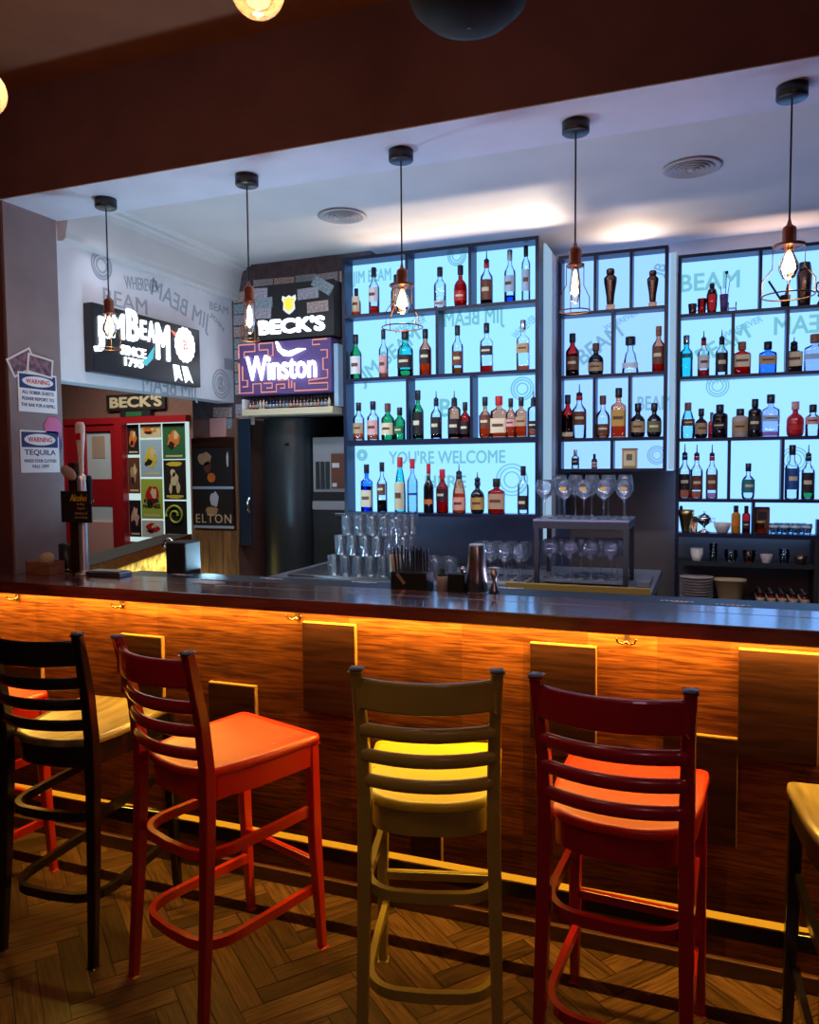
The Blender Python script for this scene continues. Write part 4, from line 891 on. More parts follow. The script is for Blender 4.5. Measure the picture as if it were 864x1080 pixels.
# ------------------------------------------------------------------ pendant lamps
def pendant(i, x, zs0, ring, label, hot, pw, longb):
    t = thing('pendant_lamp', label, 'pendant lamp', (x, 2.79, ZS), 0, 'cage pendant lamps over the bar')
    zt = zs0-ZS           # top of the socket, local
    MB().lathe([(0, -.040), (.044, -.040), (.047, -.037), (.047, -.0006), (0, -.0006)], 28).build('canopy', 'black', t)
    MB().tube([(0, 0, -.04), (0, 0, zt+.02)], .0032, 8).build('cord', 'black', t)
    MB().lathe([(.004, zt+.024), (.008, zt+.008), (.019, zt), (.021, zt-.006), (.021, zt-.048), (.024, zt-.052), (.024, zt-.060), (.018, zt-.062), (0, zt-.062)], 20).build('socket', 'copper', t)
    z0 = zt-.060
    cg = MB().lathe([(ring*.62-.003, z0+.004), (ring*.62, z0+.006), (ring*.62, z0), (ring*.62-.003, z0-.002), (.020, z0-.002), (.020, z0+.004)], 26).build('cage_collar', 'copper', t)
    H = .155
    mb = MB()
    for k in range(4):
        a = 2*PI*k/4+.6+i; ca, sa = math.cos(a), math.sin(a)
        mb.tube([(ca*ring*.60, sa*ring*.60, z0), (ca*ring*.60, sa*ring*.60, z0-H*.42), (ca*ring, sa*ring, z0-H*.68), (ca*ring, sa*ring, z0-H)], .0018, 6)
    mb.tube([(math.cos(2*PI*k/28)*ring, math.sin(2*PI*k/28)*ring, z0-H) for k in range(28)], .0024, 6, closed=True)
    mb.build('wire_cage', 'wire', t)
    bl = .13 if longb else .105; br = .020 if longb else .030
    gb = MB().lathe([(.013, z0), (.014, z0-.02), (br, z0-bl*.55), (br, z0-bl*.7), (br*.6, z0-bl*.95), (0, z0-bl)], 20).build('bulb', 'globe_glass', t)
    MB().lathe([(.0, z0-.012), (.006, z0-.018), (br*.78, z0-bl*.5), (br*.75, z0-bl*.68), (0, z0-bl*.82)], 14).build('filament', hot, gb)
    point('bulb_light', (x, 2.79, ZS+z0-bl-.012), pw, (1, .62, .28), .02)
pendant(0, -2.490, 2.352, .046, 'pendant lamp hanging in front of the glowing wall sign, leftmost', 'bulb_mid', .7, False)
pendant(1, -1.766, 2.343, .040, 'pendant lamp in front of the neon maze sign', 'bulb_mid', .5, True)
pendant(2, -1.090, 2.347, .078, 'pendant lamp before the left bottle shelf with wide wire cage', 'bulb_hot', 1.2, False)
pendant(3, -0.438, 2.357, .052, 'pendant lamp with narrow cage beside the two bronze shakers', 'bulb_mid', .6, True)
pendant(4, 0.238, 2.353, .078, 'brightest pendant lamp, before the right bottle shelf', 'bulb_hot', 1.8, False)

# lamps of the front room, near the camera
def globe(P, r, label):
    t = thing('globe_lamp', label, 'globe lamp', P)
    g = MB().lathe([(r*math.sin(a), -r*math.cos(a)) for a in [PI*k/16 for k in range(0, 16)]], 32).build('glass_globe', 'globe_amber', t)
    MB().lathe([(0, -r*.62), (r*.4, -r*.5), (r*.55, 0), (r*.35, r*.4), (0, r*.5)], 16).build('filament', 'globe_glow', g)
    MB().lathe([(.018, r*.93), (.020, r+.01), (.020, r+.06), (.004, r+.07)], 16).build('socket', 'copper', t)
    point('globe_light', (P[0], P[1], P[2]+r*.75), 2.5, (1, .6, .3), .01)
    MB().tube([(0, 0, r+.06), (0, 0, 3.235-P[2])], .003, 6).build('cord', 'black', t)
P = at(272, -11, 1.5); globe((P.x, P.y, P.z), 0.058, 'clear globe bulb at the top edge left of the black dome lamp')
P = at(-19, 97, 1.5); globe((P.x, P.y, P.z), .058, 'clear globe bulb cut off by the left edge')
P = at(487, 36, 1.5)
t = thing('dome_lamp', 'black domed lampshade at the top edge of the picture', 'lamp', (P.x, P.y+.05, P.z+.035))
MB().lathe([(.0, 0), (.04, .004), (.085, .022), (.115, .05), (.128, .09), (.122, .09), (.11, .055), (.08, .028), (0, .008)], 40).build('lamp_shade', 'dome_black', t)
MB().tube([(0, 0, .0), (0, 0, 3.235-P.z)], .004, 6).build('cord', 'black', t)
# ------------------------------------------------------------------ lit signs
t = thing('light_box_sign', 'black box sign with glowing white bourbon lettering on the papered wall', 'sign', (XW, 3.5, 2.08))
a, b_ = atx(99, 315, -2.87), atx(211, 407, -2.87)
y0, y1, z0, z1 = 3.10, 3.98, 2.092, 2.435
part(MB().box(XW, -2.872, y0, y1, z0, z1, .003), 'sign_box', 'black', t)
XF = -2.871
def sx(s, u, v, w, h, m, rot=0, off=.02, dep=.004, shear=0): text('lettering', s, m, t, atx(u, v, XF+dep), w=w, h=h, face='X', rot=rot, off=off, depth=dep, shear=shear)
def sr(s, u0, v0, u1, v1, m='sign_white', off=.02, rot=0.0):
    p0, p1 = atx(u0, (v0+v1)/2, XF), atx(u1, (v0+v1)/2, XF); um = (u0+u1)/2
    text('lettering', s, m, t, atx(um, (v0+v1)/2, XF+.004), w=p1.y-p0.y, h=atx(um, v0, XF).z-atx(um, v1, XF).z, face='X', off=off, depth=.004, rot=rot)
sr('J', 99, 333, 110, 371, off=.02); sr('I', 112, 331, 115.5, 357, off=.04); sr('M', 118, 330, 131, 357, off=.02); sr('B', 134, 327, 146.5, 360, off=.03)
sr('E', 148.5, 338, 154.5, 358, off=.02); sr('A', 156, 339, 163.5, 361, off=.02); sr('M', 165, 342, 179, 380, off=.03)
sr('SINCE', 128, 366, 154, 376, off=.015); sr('1795', 132, 378, 151, 387, off=.015)
c = atx(195, 364, XF)
def diskx(p, r, m, nm, dx, n=28, wave=0):
    pts = [(p.y+r*(1+wave*(k % 2))*math.cos(2*PI*k/n), p.z+r*(1+wave*(k % 2))*1.1*math.sin(2*PI*k/n)) for k in range(n)]
    mb = MB(); M = Matrix(((0, 0, 1, 0), (1, 0, 0, 0), (0, 1, 0, 0), (0, 0, 0, 1)))
    mb.prism(pts, p.x+.0, p.x+dx, M); return part(mb, nm, m, t)
diskx(c, .088, 'sign_white', 'rosette', .003, 32, .08)
for r in (.072, .050, .028): 
    mb = MB().tube([(c.x+.004, c.y+r*math.cos(2*PI*k/24), c.z+1.1*r*math.sin(2*PI*k/24)) for k in range(24)], .0022, 4, closed=True, up=(1, 0, 0)); part(mb, 'rosette_ring', 'sign_red', t)
text('lettering', 'B', 'sign_red', t, (c.x+.0055, c.y, c.z), h=.05, face='X', off=.01)
for pts, m in (([(3.72, 2.20), (3.77, 2.20), (3.80, 2.115), (3.765, 2.135), (3.735, 2.105)], 'sign_white'), ([(3.80, 2.20), (3.85, 2.20), (3.90, 2.11), (3.865, 2.13), (3.83, 2.105)], 'sign_white'),
               ([(3.42, 2.175), (3.50, 2.215), (3.56, 2.28), (3.545, 2.21), (3.49, 2.165)], 'sign_teal'), ([(3.70, 2.395), (3.74, 2.365), (3.79, 2.40), (3.745, 2.385)], 'sign_red')):
    M = Matrix(((0, 0, 1, 0), (1, 0, 0, 0), (0, 1, 0, 0), (0, 0, 0, 1))); mb = MB().prism(pts, XF, XF+.003, M); part(mb, 'ribbon', m, t)

t = thing('beer_sign', 'black box sign with glowing beer name and yellow crest', 'sign', (-2.42, 4.3, 2.4))
part(MB().box(-2.735, -2.127, 4.30, 4.419, 2.405, 2.745, .003), 'sign_box', 'black', t)
text('lettering', "BECK'S", 'sign_white', t, at(307, 343, 4.296), w=.47, h=.095, off=.05, depth=.004)
c = at(305, 321, 4.30)
sh = lambda k: [(c.x+x*k, c.z+z*k) for x, z in ((-.045, .055), (-.02, .045), (0, .056), (.02, .045), (.045, .055), (.05, .03), (.038, .01), (.042, -.03), (.02, -.05), (0, -.062), (-.02, -.05), (-.042, -.03), (-.038, .01), (-.05, .03))]
MY = Matrix(((1, 0, 0, 0), (0, 0, -1, 0), (0, 1, 0, 0), (0, 0, 0, 1)))
part(MB().prism(sh(1.0), -4.30, -4.296+.0, MY) if False else MB().prism(sh(1.0), -(4.300), -(4.296)+.0, MY), 'crest', 'sign_soft', t)
part(MB().prism(sh(.72), -4.296, -4.293, MY), 'crest_field', 'sign_yellow', t)
t = thing('neon_sign', 'neon sign with white cursive brand name inside a rose coloured maze', 'sign', (-2.48, 4.28, 2.06))
part(MB().box(-2.812, -2.15, 4.30, 4.419, 2.065, 2.395, .003), 'sign_box', 'violet', t)
text('lettering', 'Winston', 'sign_white', t, at(296, 387, 4.288), w=.50, h=.155, off=.015, depth=.006)
pts = [(-2.53, 2.39), (-2.515, 2.335), (-2.475, 2.30), (-2.43, 2.295), (-2.32, 2.335), (-2.37, 2.34), (-2.44, 2.325), (-2.49, 2.345), (-2.52, 2.392)]
part(MB().prism([(x, z) for x, z in pts], -4.300, -4.286, MY), 'bird_emblem', 'sign_white', t)
maze = [[(-2.80, 2.30), (-2.80, 2.385), (-2.68, 2.385), (-2.68, 2.34), (-2.76, 2.34), (-2.76, 2.30)], [(-2.65, 2.385), (-2.55, 2.385), (-2.55, 2.305), (-2.585, 2.305), (-2.585, 2.345), (-2.65, 2.345), (-2.65, 2.385)],
        [(-2.80, 2.27), (-2.80, 2.08), (-2.70, 2.08), (-2.70, 2.135), (-2.64, 2.135), (-2.64, 2.08), (-2.53, 2.08), (-2.53, 2.125), (-2.47, 2.125), (-2.47, 2.10), (-2.50, 2.10)],
        [(-2.775, 2.12), (-2.74, 2.12), (-2.74, 2.16), (-2.775, 2.16), (-2.775, 2.25)], [(-2.62, 2.135), (-2.56, 2.135), (-2.56, 2.105), (-2.60, 2.105)],
        [(-2.40, 2.13), (-2.40, 2.08), (-2.17, 2.08), (-2.17, 2.12), (-2.30, 2.12), (-2.30, 2.14), (-2.17, 2.15), (-2.17, 2.20), (-2.20, 2.20), (-2.20, 2.27), (-2.17, 2.27), (-2.17, 2.32), (-2.215, 2.32)],
        [(-2.17, 2.385), (-2.27, 2.385), (-2.27, 2.355), (-2.22, 2.355)], [(-2.52, 2.15), (-2.44, 2.15), (-2.44, 2.10), (-2.42, 2.10), (-2.42, 2.145)]]
for pl_ in maze: part(MB().tube([(x, 4.290, z) for x, z in pl_], .0048, 6, up=(0, 1, 0)), 'neon_tube', 'neon_rose', t)
tag(MB().box(-2.147, -2.118, 4.33, 4.41, 1.98, 2.36, .002).build('display_side', 'ice'), 'upright pale blue strip right of the neon sign', 'display')
t = thing('wall_shelf', 'white shelf of miniature bottles under the neon sign', 'shelf', (-2.45, 4.35, 1.935))
part(MB().box(-2.78, -2.135, 4.28, 4.419, 1.935, 1.975, .003), 'shelf_board', 'cream', t)
part(MB().box(-2.78, -2.76, 4.28, 4.419, 1.975, 2.04, .003), 'end_board', 'white', t)
cols = ['glass_red', 'glass_clear', 'opaque_black', 'glass_blue', 'glass_amber', 'ceramic', 'glass_green']
base = {}
for k in range(24):
    m = random.choice(cols)
    x = -2.74+k*.0245
    if m not in base:
        nm = {'glass_red': 'red', 'glass_clear': 'clear', 'opaque_black': 'black', 'glass_blue': 'blue', 'glass_amber': 'amber', 'ceramic': 'white', 'glass_green': 'green'}[m]
        t = thing('miniature_bottle', '%s miniature bottle in the row below the neon sign' % nm, 'miniature bottle', (x, 4.32, 1.9756), 0, '%s miniature bottles' % nm)
        MB().lathe([(.008, 0), (.0095, .003), (.0095, .038), (.004, .05), (.004, .062)], 12).build('glass_body', m, t)
        MB().lathe([(.0099, .01), (.0099, .03)], 12).build('label', random.choice(['cream', 'ice', 'pink', 'pale']), t); MB().lathe([(.005, .058), (.005, .07), (0, .071)], 10).build('cap', 'black', t)
        base[m] = t
    else: dup(base[m], (x, 4.32, 1.9756))
# banknotes pinned on the wall
nb = {}
def note(x, z, rot, y, kind, face='Y'):
    if kind not in nb:
        me = MB().box(-.073, .073, -.0008, .0008, -.033, .033)
        o = me.build('banknote', kind); nb[kind] = o
    else:
        o = nb[kind].copy(); COL.objects.link(o)
    o.location = (x, y, z); o.rotation_euler = (0, rot, 0)
    tone = {'note_a': 'greyish', 'note_b': 'brownish', 'note_c': 'bluish'}[kind]
    tag(o, tone+' banknote pinned to the wall around the two beer signs', 'banknote', tone+' banknotes')
K = ['note_a', 'note_b', 'note_c']
for k in range(5): note(-2.69+k*.155-.0, 2.785-.003*(k % 2), random.uniform(-.05, .05), 4.4175, K[k % 3])
for r in range(9):
    note(-2.845, 2.72-r*.075+(0), random.uniform(-.06, .06), 4.4175, K[(r+1) % 3])
for r in range(11): note(-2.035, 2.72-r*.075, random.uniform(-.08, .08), 4.4175, K[r % 3])
for x, z, rt, kd in ((-2.66, 2.70, .05, 'note_a'), (-2.625, 2.635, -.05, 'note_c'), (-2.635, 2.575, .03, 'note_a'), (-2.30, 2.67, -.03, 'note_a'), (-2.20, 2.71, .55, 'note_c'), (-2.235, 2.585, -.03, 'note_b')):
    note(x, z, rt, 4.2975, kd)
for k in range(2): note(-2.845+k*0, 1.99-k*.07, .02, 4.4175, K[k])
for k in range(2): note(-3.02, 1.975-k*.075, .03, 4.4175, K[k+1])

# ------------------------------------------------------------------ notices on the pillar
XP = XW+.0125
def warning(y0, y1, z0, z1, lines, label):
    t = thing('warning_sign', label, 'sign', (XP, (y0+y1)/2, z0))
    part(MB().box(XP, XP+.004, y0, y1, z0, z1, .001), 'board', 'white', t)
    h = z1-z0; w = y1-y0; ym = (y0+y1)/2
    part(MB().box(XP+.004, XP+.0048, y0+.008, y1-.008, z1-h*.40, z1-.008), 'header', 'navy', t)
    M = Matrix(((0, 0, 1, 0), (1, 0, 0, 0), (0, 1, 0, 0), (0, 0, 0, 1)))
    zc = z1-h*.215
    el = lambda k: [(ym+w*.40*k*math.cos(2*PI*i/28), zc+h*.135*k*math.sin(2*PI*i/28)) for i in range(28)]
    part(MB().prism(el(1), XP+.0048, XP+.0055, M), 'oval', 'white', t)
    text('lettering', 'WARNING', 'red', t, (XP+.0058, ym, zc), w=w*.62, h=h*.12, face='X', off=.02, depth=.0004)
    for s, zf, hf, wf in lines: text('lettering', s, 'navy', t, (XP+.0046, ym, z1-h*zf), w=w*wf, h=h*hf, face='X', off=.015, depth=.0004)
warning(2.672, 2.897, 1.868, 2.048, [('ALL SOBER GUESTS', .50, .085, .82), ('PLEASE REPORT TO', .66, .085, .82), ('THE BAR FOR A REFILL', .82, .085, .88)], 'white and navy warning sign about sober guests, upper one on the pillar')
warning(2.672, 2.899, 1.588, 1.784, [('TEQUILA', .53, .15, .80), ('MAKES YOUR CLOTHES', .72, .075, .82), ('FALL OFF!', .85, .075, .42)], 'white and navy tequila warning sign, lower one on the pillar')
t = thing('photo_print', 'crumpled group photo print pinned above the upper warning sign, left one', 'photo', (XP, 2.70, 2.09))
o = MB().box(0, .003, -.075, .075, -.045, .045).build('print', 'paper', t); o.rotation_euler = (.5, 0, 0)
mat('photo_pic', (0.20, 0.10, 0.14), 0.5, var=0.8, scale=40)
o = MB().box(.003, .0036, -.065, .065, -.036, .036).build('picture', 'photo_pic', t); o.rotation_euler = (.5, 0, 0)
t = thing('photo_print', 'group photo print pinned above the upper warning sign, right one', 'photo', (XP+.004, 2.80, 2.085))
o = MB().box(0, .003, -.075, .075, -.045, .045).build('print', 'paper', t); o.rotation_euler = (-.12, 0, 0)
o = MB().box(.003, .0036, -.065, .065, -.036, .036).build('picture', 'photo_pic', t); o.rotation_euler = (-.12, 0, 0)
tag(MB().lathe([(0, 0), (.06, 0), (.055, .004), (0, .004)], 7, M=Matrix.Translation((XP, 2.868, 1.80)) @ Matrix.Rotation(PI/2, 4, 'Y')).build('sticker', 'sticker_pink'), 'pink sticker peeking out above the tequila sign', 'sticker')
tag(MB().lathe([(0, 0), (.065, 0), (.06, .003), (0, .003)], 8, M=Matrix.Translation((XP, 2.862, 1.725)) @ Matrix.Rotation(PI/2, 4, 'Y')).build('sticker', 'violet'), 'dark violet sticker behind the tequila sign', 'sticker')

# ------------------------------------------------------------------ things on the bar, left
ZB = 1.1316
t = thing('coaster_holder', 'small wooden box holding an oval beer mat on the bar', 'coaster holder', (-2.80, 2.685, ZB))
MB().box(-.075, .065, -.045, .045, 0, .008, .001).build('base', 'box_wood', t)
for a in ((-.075, .065, -.045, -.037, .008, .055), (-.075, .065, .037, .045, .008, .055), (-.075, -.067, -.037, .037, .008, .055), (.057, .065, -.037, .037, .008, .055)): MB().box(*a).build('side_panel', 'box_wood', t)
t = thing('beer_mat', 'cream oval beer mat standing tilted in the wooden box', 'beer mat', (-2.80, 2.685, ZB+.009))
M = Matrix.Translation((0.0, 0, .052)) @ Matrix.Rotation(-.35, 4, 'Y') @ Matrix.Rotation(PI/2, 4, 'X')
MB().lathe([(0, -.002), (.052, -.002), (.052, .002), (0, .002)], 30, dy=.62, M=M).build('mat_board', 'cream', t)
t = thing('black_cup', 'black cylinder cup cluster beside the wooden coaster box', 'container', (-2.735, 2.79, ZB-.018))
for x, y in ((-.04, .0), (.03, -.01)):
    MB().lathe([(.036, 0), (.039, .004), (.039, .145), (.035, .145), (.035, .01), (0, .01)], 24, c=(x, y, 0)).build('cup', 'black', t)
    MB().lathe([(.0392, .022), (.0395, .03)], 24, c=(x, y, 0)).build('shiny_band', 'brass', t)
t = thing('beer_tap', 'tall chrome beer tap with flared white handle and sign', 'beer tap', (-2.595, 2.705, ZB))
MB().lathe([(.040, 0), (.040, .006), (.022, .012), (.020, .02), (.020, .42), (.017, .44), (.012, .45)], 24).build('column', 'satin_chrome', t)
MB().box(-.060, -.022, -.018, .02, 0, .50, .004).build('rear_post', 'veneer_dark', t)
MB().lathe([(.010, .44), (.012, .455), (.013, .52), (.019, .58), (.024, .63), (.024, .665), (.018, .678), (0, .68)], 20, dy=.6).build('handle', 'white', t)
hl = MB().box(-.012, .014, -.0150, -.0142, .60, .63).build('handle_mark', 'red', t)
M = Matrix.Translation((-.045, -.03, .455)) @ Matrix.Rotation(.55, 4, 'Y') @ Matrix.Rotation(PI/2, 4, 'X')
MB().lathe([(0, -.004), (.045, -.004), (.047, 0), (.045, .004), (0, .004)], 28, dy=.55, M=M).build('medallion', 'stoneware', t)
sb = MB().box(-.085, .085, -.040, -.032, .235, .375, .002).build('sign_board', 'dark', t)
text('lettering', 'Alcohol', 'yellow', None, (0, 0, 0), w=.10, h=.030, off=.01, shear=.2).parent = sb
sb.children[0].location = (.02, -.0415, .345)
for k, (s, wd) in enumerate((('is the', .04), ('liquid', .04), ('version of', .07), ('photoshop', .07))):
    o = text('lettering', s, 'tan', None, (0, 0, 0), w=wd, h=.012); o.parent = sb; o.location = (.03, -.0415, .318-k*.020)
MB().tube([(.015, .0, .33), (.075, -.02, .33), (.095, -.045, .33)], .007, 8).build('spigot', 'chrome', t)
MB().lathe([(.010, .31), (.013, .34), (.010, .37), (.014, .42), (.010, .44), (0, .445)], 14, c=(.085, -.045, 0)).build('small_handle', 'black', t)
t = thing('drip_tray', 'low steel drip tray beside the beer tap', 'tray', (-2.455, 2.70, ZB)); MB().box(-.095, .095, -.04, .04, 0, .022, .005).build('tray_body', 'steel', t); MB().box(-.085, .085, -.032, .032, .022, .025).build('grate', 'black', t)
t = thing('napkin', 'folded white paper lying on the bar near the back edge', 'paper', (-1.905, 2.66, ZB)); MB().prism([(-.06, -.03), (.055, -.04), (.07, .02), (-.04, .035)], 0, .004).build('paper_sheet', 'white', t)
t = thing('coffee_grinder', 'black machine with curved pipe behind the left end of the bar', 'machine', (-2.30, 3.02, 0.98))
MB().box(-.055, .055, -.06, .06, 0, .28, .008).build('machine_body', 'black_matte', t)
MB().tube([(-.06, 0, .22)]+[(-.085-.028*math.cos(a), 0, .26+.028*math.sin(a)) for a in [PI*k/8 for k in range(-1, 8)]], .008, 8).build('pipe', 'chrome', t)
tag(MB().box(-2.52, -2.12, 2.94, 3.12, 0.93, 0.979, 0.003).build('side_ledge', 'black'), 'black ledge behind the bar carrying the machine', 'ledge')

# ------------------------------------------------------------------ things behind the bar, centre
ZM = 1.1126
t = thing('straw_caddy', 'black bar caddy packed with dark straws and stirrers', 'caddy', (-1.085, 2.86, ZM))
MB().box(-.075, .075, -.045, .045, 0, .075, .003).build('caddy_box', 'black_matte', t)
for k in range(16):
    x = -.06+.008*k; MB().tube([(x, -.02+.01*(k % 4), .07), (x*1.05+random.uniform(-.008, .008), -.02+.01*(k % 4), .165+random.uniform(-.012, .014))], .0045, 6).build('straw', 'black_matte', t)
o = MB().box(-.006, .006, -.002, 0, -.025, .025).build('tag_label', 'tan', t); o.location = (-.03, -.047, .05); o.rotation_euler = (0, -.7, 0)
t = thing('candle_jar', 'small jar with amber glow and dark stopper by the straw caddy', 'jar', (-0.957, 2.86, ZM))
MB().lathe([(.020, 0), (.024, .004), (.024, .060), (.022, .062)], 20).build('jar', 'stoneware', t); MB().lathe([(.022, .062), (.018, .070), (.010, .074), (.012, .09), (0, .094)], 16).build('stopper', 'black', t)
t = thing('bar_caddy', 'low black box between the jar and steel shaker', 'box', (-0.895, 2.865, ZM)); MB().box(-.033, .033, -.035, .035, 0, .075, .004).build('box_body', 'black_matte', t)
MB().lathe([(.007, .07), (.009, .09), (.004, .10), (0, .101)], 12, c=(.018, 0, 0)).build('spout', 'chrome', t)
t = thing('boston_shaker', 'tall polished steel shaker tin upside down on the bar mat', 'cocktail shaker', (-0.818, 2.86, ZM))
MB().lathe([(.041, 0), (.043, .003), (.031, .185), (.029, .19), (0, .19)], 28).build('tin', 'steel', t)
MB().lathe([(.0425, .0), (.044, .0), (.044, .008), (.0425, .008)], 28).build('rim', 'chrome', t)
t = thing('jigger', 'steel hourglass jigger standing right of the shaker tin', 'jigger', (-0.745, 2.84, ZM))
MB().lathe([(.020, 0), (.018, .02), (.007, .048), (.007, .055), (.022, .105), (.020, .105), (.006, .06), (0, .06)], 20).build('cup', 'steel', t)
t = thing('paper_cup', 'brown paper cup behind the straw caddy', 'cup', (-1.175, 2.92, ZM)); MB().lathe([(.022, 0), (.030, .13), (.028, .13), (.02, .004), (0, .004)], 18).build('cup', 'tan', t)
# tumblers in rows on the tray
tb = thing('tumbler', 'clear glass tumbler in the rows stacked behind the bar', 'glass', (-1.99, 3.60, 1.0456), 0, 'stacked tumblers')
MB().lathe([(0, .012), (.024, .012), (.026, 0), (.029, .001), (.033, .102), (.031, .102), (.027, .014)], 16).build('glass', 'wine_glass', tb)
first = True
for lay, (n, z) in enumerate(((7, 0), (6, .1035), (5, .207))):
    for r in range(2 if lay < 2 else 3):
        for k in range(n):
            x = -1.80+lay*.035+k*.070+.01*r; y = 3.60+r*.075+lay*.012
            if first: tb.location = (x, y, 1.0456); first = False
            else: dup(tb, (x, y, 1.0456+z))
t = thing('carafe', 'tall slim glass carafe among the stacked tumblers', 'carafe', (-1.455, 3.57, 1.0456)); MB().lathe([(.030, 0), (.030, .20), (.022, .24), (.022, .30)], 18).build('glass', 'wine_glass', t)
def wineglass(name, label, grp, p, h, r, badge=False):
    t = thing(name, label, 'wine glass', p, 0, grp)
    MB().lathe([(0, 0), (r*.85, 0), (r*.85, .002), (.006, .006), (.0035, .012), (.0035, h*.46), (.008, h*.5), (r*.72, h*.60), (r, h*.74), (r*.98, h*.86), (r*.80, h), (r*.77, h), (r*.94, h*.86), (r*.96, h*.74), (r*.7, h*.62), (0, h*.52)], 20).build('glass', 'wine_glass', t)
    if badge:
        MB().lathe([(r*1.005, h*.72), (r*1.005, h*.82)], 6, a0=-PI/2-.35, a1=-PI/2+.35).build('gold_badge', 'gold', t)
    return t
w0 = wineglass('wine_glass', 'stemmed wine glass with gold badge in the front row on the black stand', 'badged wine glasses', (-.63, 3.72, 1.3486), .185, .042, True)
for k in range(1, 4): dup(w0, (-.63+k*.092, 3.72, 1.3486))
w1 = wineglass('wine_glass', 'plain wine glass at the left end on the black stand', None, (-.724, 3.72, 1.3486), .185, .043)
w2 = wineglass('wine_glass', 'plain stemmed glass in the back row on the black stand', 'back row wine glasses', (-.68, 3.87, 1.3486), .205, .037)
for k in range(1, 5): dup(w2, (-.68+k*.079, 3.87, 1.3486))
# black stand
t = thing('glass_stand', 'black metal stand with grey top holding wine glasses', 'stand', (-.52, 3.8, 1.03))
part(MB().box(-.765, -.325, 3.64, 3.98, 1.339, 1.348, .002), 'top_board', 'slate_top', t)
part(MB().box(-.765, -.325, 3.642, 3.978, 1.305, 1.339), 'top_frame', 'black_matte', t)
part(MB().box(-.745, -.345, 3.66, 3.96, 1.05, 1.062), 'lower_board', 'slate_top', t)
for x in (-.760, -.350):
    for y in (3.645, 3.955): part(MB().box(x, x+.022, y, y+.022, 1.0305, 1.305), 'leg', 'black_matte', t)
w3 = wineglass('wine_glass', 'round wine glass on the lower board inside the black stand', 'wine glasses inside the stand', (-.695, 3.72, 1.0626), .185, .043)
for k, (x, y) in enumerate(((-.60, 3.72), (-.505, 3.72), (-.41, 3.72), (-.66, 3.83), (-.565, 3.83), (-.47, 3.83), (-.395, 3.84))): dup(w3, (x, y, 1.0626))
w4 = wineglass('wine_glass', 'slim stemmed glass on the tray left of the black stand', 'wine glasses on the tray', (-1.06, 3.68, 1.0456), .175, .034)
for i in range(4):
    for j in range(3):
        if i+j: dup(w4, (-1.06+i*.073, 3.68+j*.078, 1.0456))
w5 = thing('tumbler', 'short glass in the small group between caddy and steel shaker', 'glass', (-1.35, 3.68, 1.0306), 0, 'short glasses')
MB().lathe([(0, .006), (.026, 0), (.030, .003), (.036, .11), (.034, .11), (.027, .01), (0, .01)], 16).build('glass', 'wine_glass', w5)
for x, y in ((-1.27, 3.68), (-1.19, 3.68), (-1.31, 3.77), (-1.23, 3.77)): dup(w5, (x, y, 1.0306))
tag(MB().box(-.30, -.235, 3.72, 3.95, 1.031, 1.06, .004).build('cork_mat', 'slate_top'), 'flat grey pad right of the black glass stand', 'mat')

# ------------------------------------------------------------------ fridge niche
t = thing('fridge', 'tall dark steel fridge with curved door and dark blue side leaf', 'fridge', (-2.62, 4.5, 0.0))
mb = MB(); pts = []
for k in range(13):
    a = PI*k/12; pts.append((-2.615-.18*math.cos(a), 4.60-.16*math.sin(a)))
pts += [(-2.435, 4.93), (-2.795, 4.93)]
mb.lathe([(.18, 0), (.18, 1.925)], 24, c=(-2.615, 4.60, 0), dy=.16/.18, a0=PI, a1=2*PI)
mb.box(-2.795, -2.435, 4.60, 4.93, 0, 1.925)
mb.lathe([(0, 1.9249), (.18, 1.925)], 24, c=(-2.615, 4.60, 0), dy=.16/.18, a0=PI, a1=2*PI)
part(mb, 'curved_door', 'dark_steel', t)
part(MB().box(-2.893, -2.80, 4.400, 4.415, 1.09, 1.925, .002), 'door_leaf', 'navy_panel', t)
part(MB().tube([(-2.815, 4.40, 1.31), (-2.803, 4.365, 1.33), (-2.803, 4.365, 1.385), (-2.815, 4.40, 1.405)], .006, 8), 'handle', 'chrome', t)
part(MB().box(-2.55, -2.52, 4.418, 4.424, 1.745, 1.76), 'badge', 'chrome', t)
t = thing('microwave', 'pale grey microwave oven with dark panel beside the fridge', 'microwave', (-2.29, 4.7, 1.42))
part(MB().box(-2.425, -2.172, 4.56, 4.93, 1.44, 1.80, .006), 'case', 'white_appliance', t)
part(MB().box(-2.285, -2.185, 4.55, 4.56, 1.465, 1.69), 'dark_panel', 'brown', t); part(MB().box(-2.275, -2.225, 4.545, 4.55, 1.60, 1.63), 'display', 'paper', t)
part(MB().box(-2.275, -2.245, 4.545, 4.55, 1.475, 1.50), 'button', 'paper', t)
for k in range(3): part(MB().box(-2.40+k*.036, -2.372+k*.036, 4.552, 4.56, 1.46, 1.64), 'vent_grille', 'dark_steel', t)
part(MB().box(-2.43, -2.172, 4.56, 4.93, 1.385, 1.44), 'stand', 'black_matte', t)
t = thing('dishwasher', 'steel bar dishwasher under the pale microwave', 'dishwasher', (-2.29, 4.7, 0))
part(MB().box(-2.43, -2.172, 4.56, 4.93, 0.85, 1.3845, .004), 'case', 'dark_steel', t); part(MB().box(-2.425, -2.175, 4.548, 4.56, 1.325, 1.38), 'control_panel', 'white_appliance', t)
part(MB().box(-2.255, -2.18, 4.53, 4.548, 1.285, 1.305, .003), 'handle', 'steel', t); part(MB().box(-2.42, -2.18, 4.57, 4.9, 0, .85), 'plinth', 'black_matte', t)

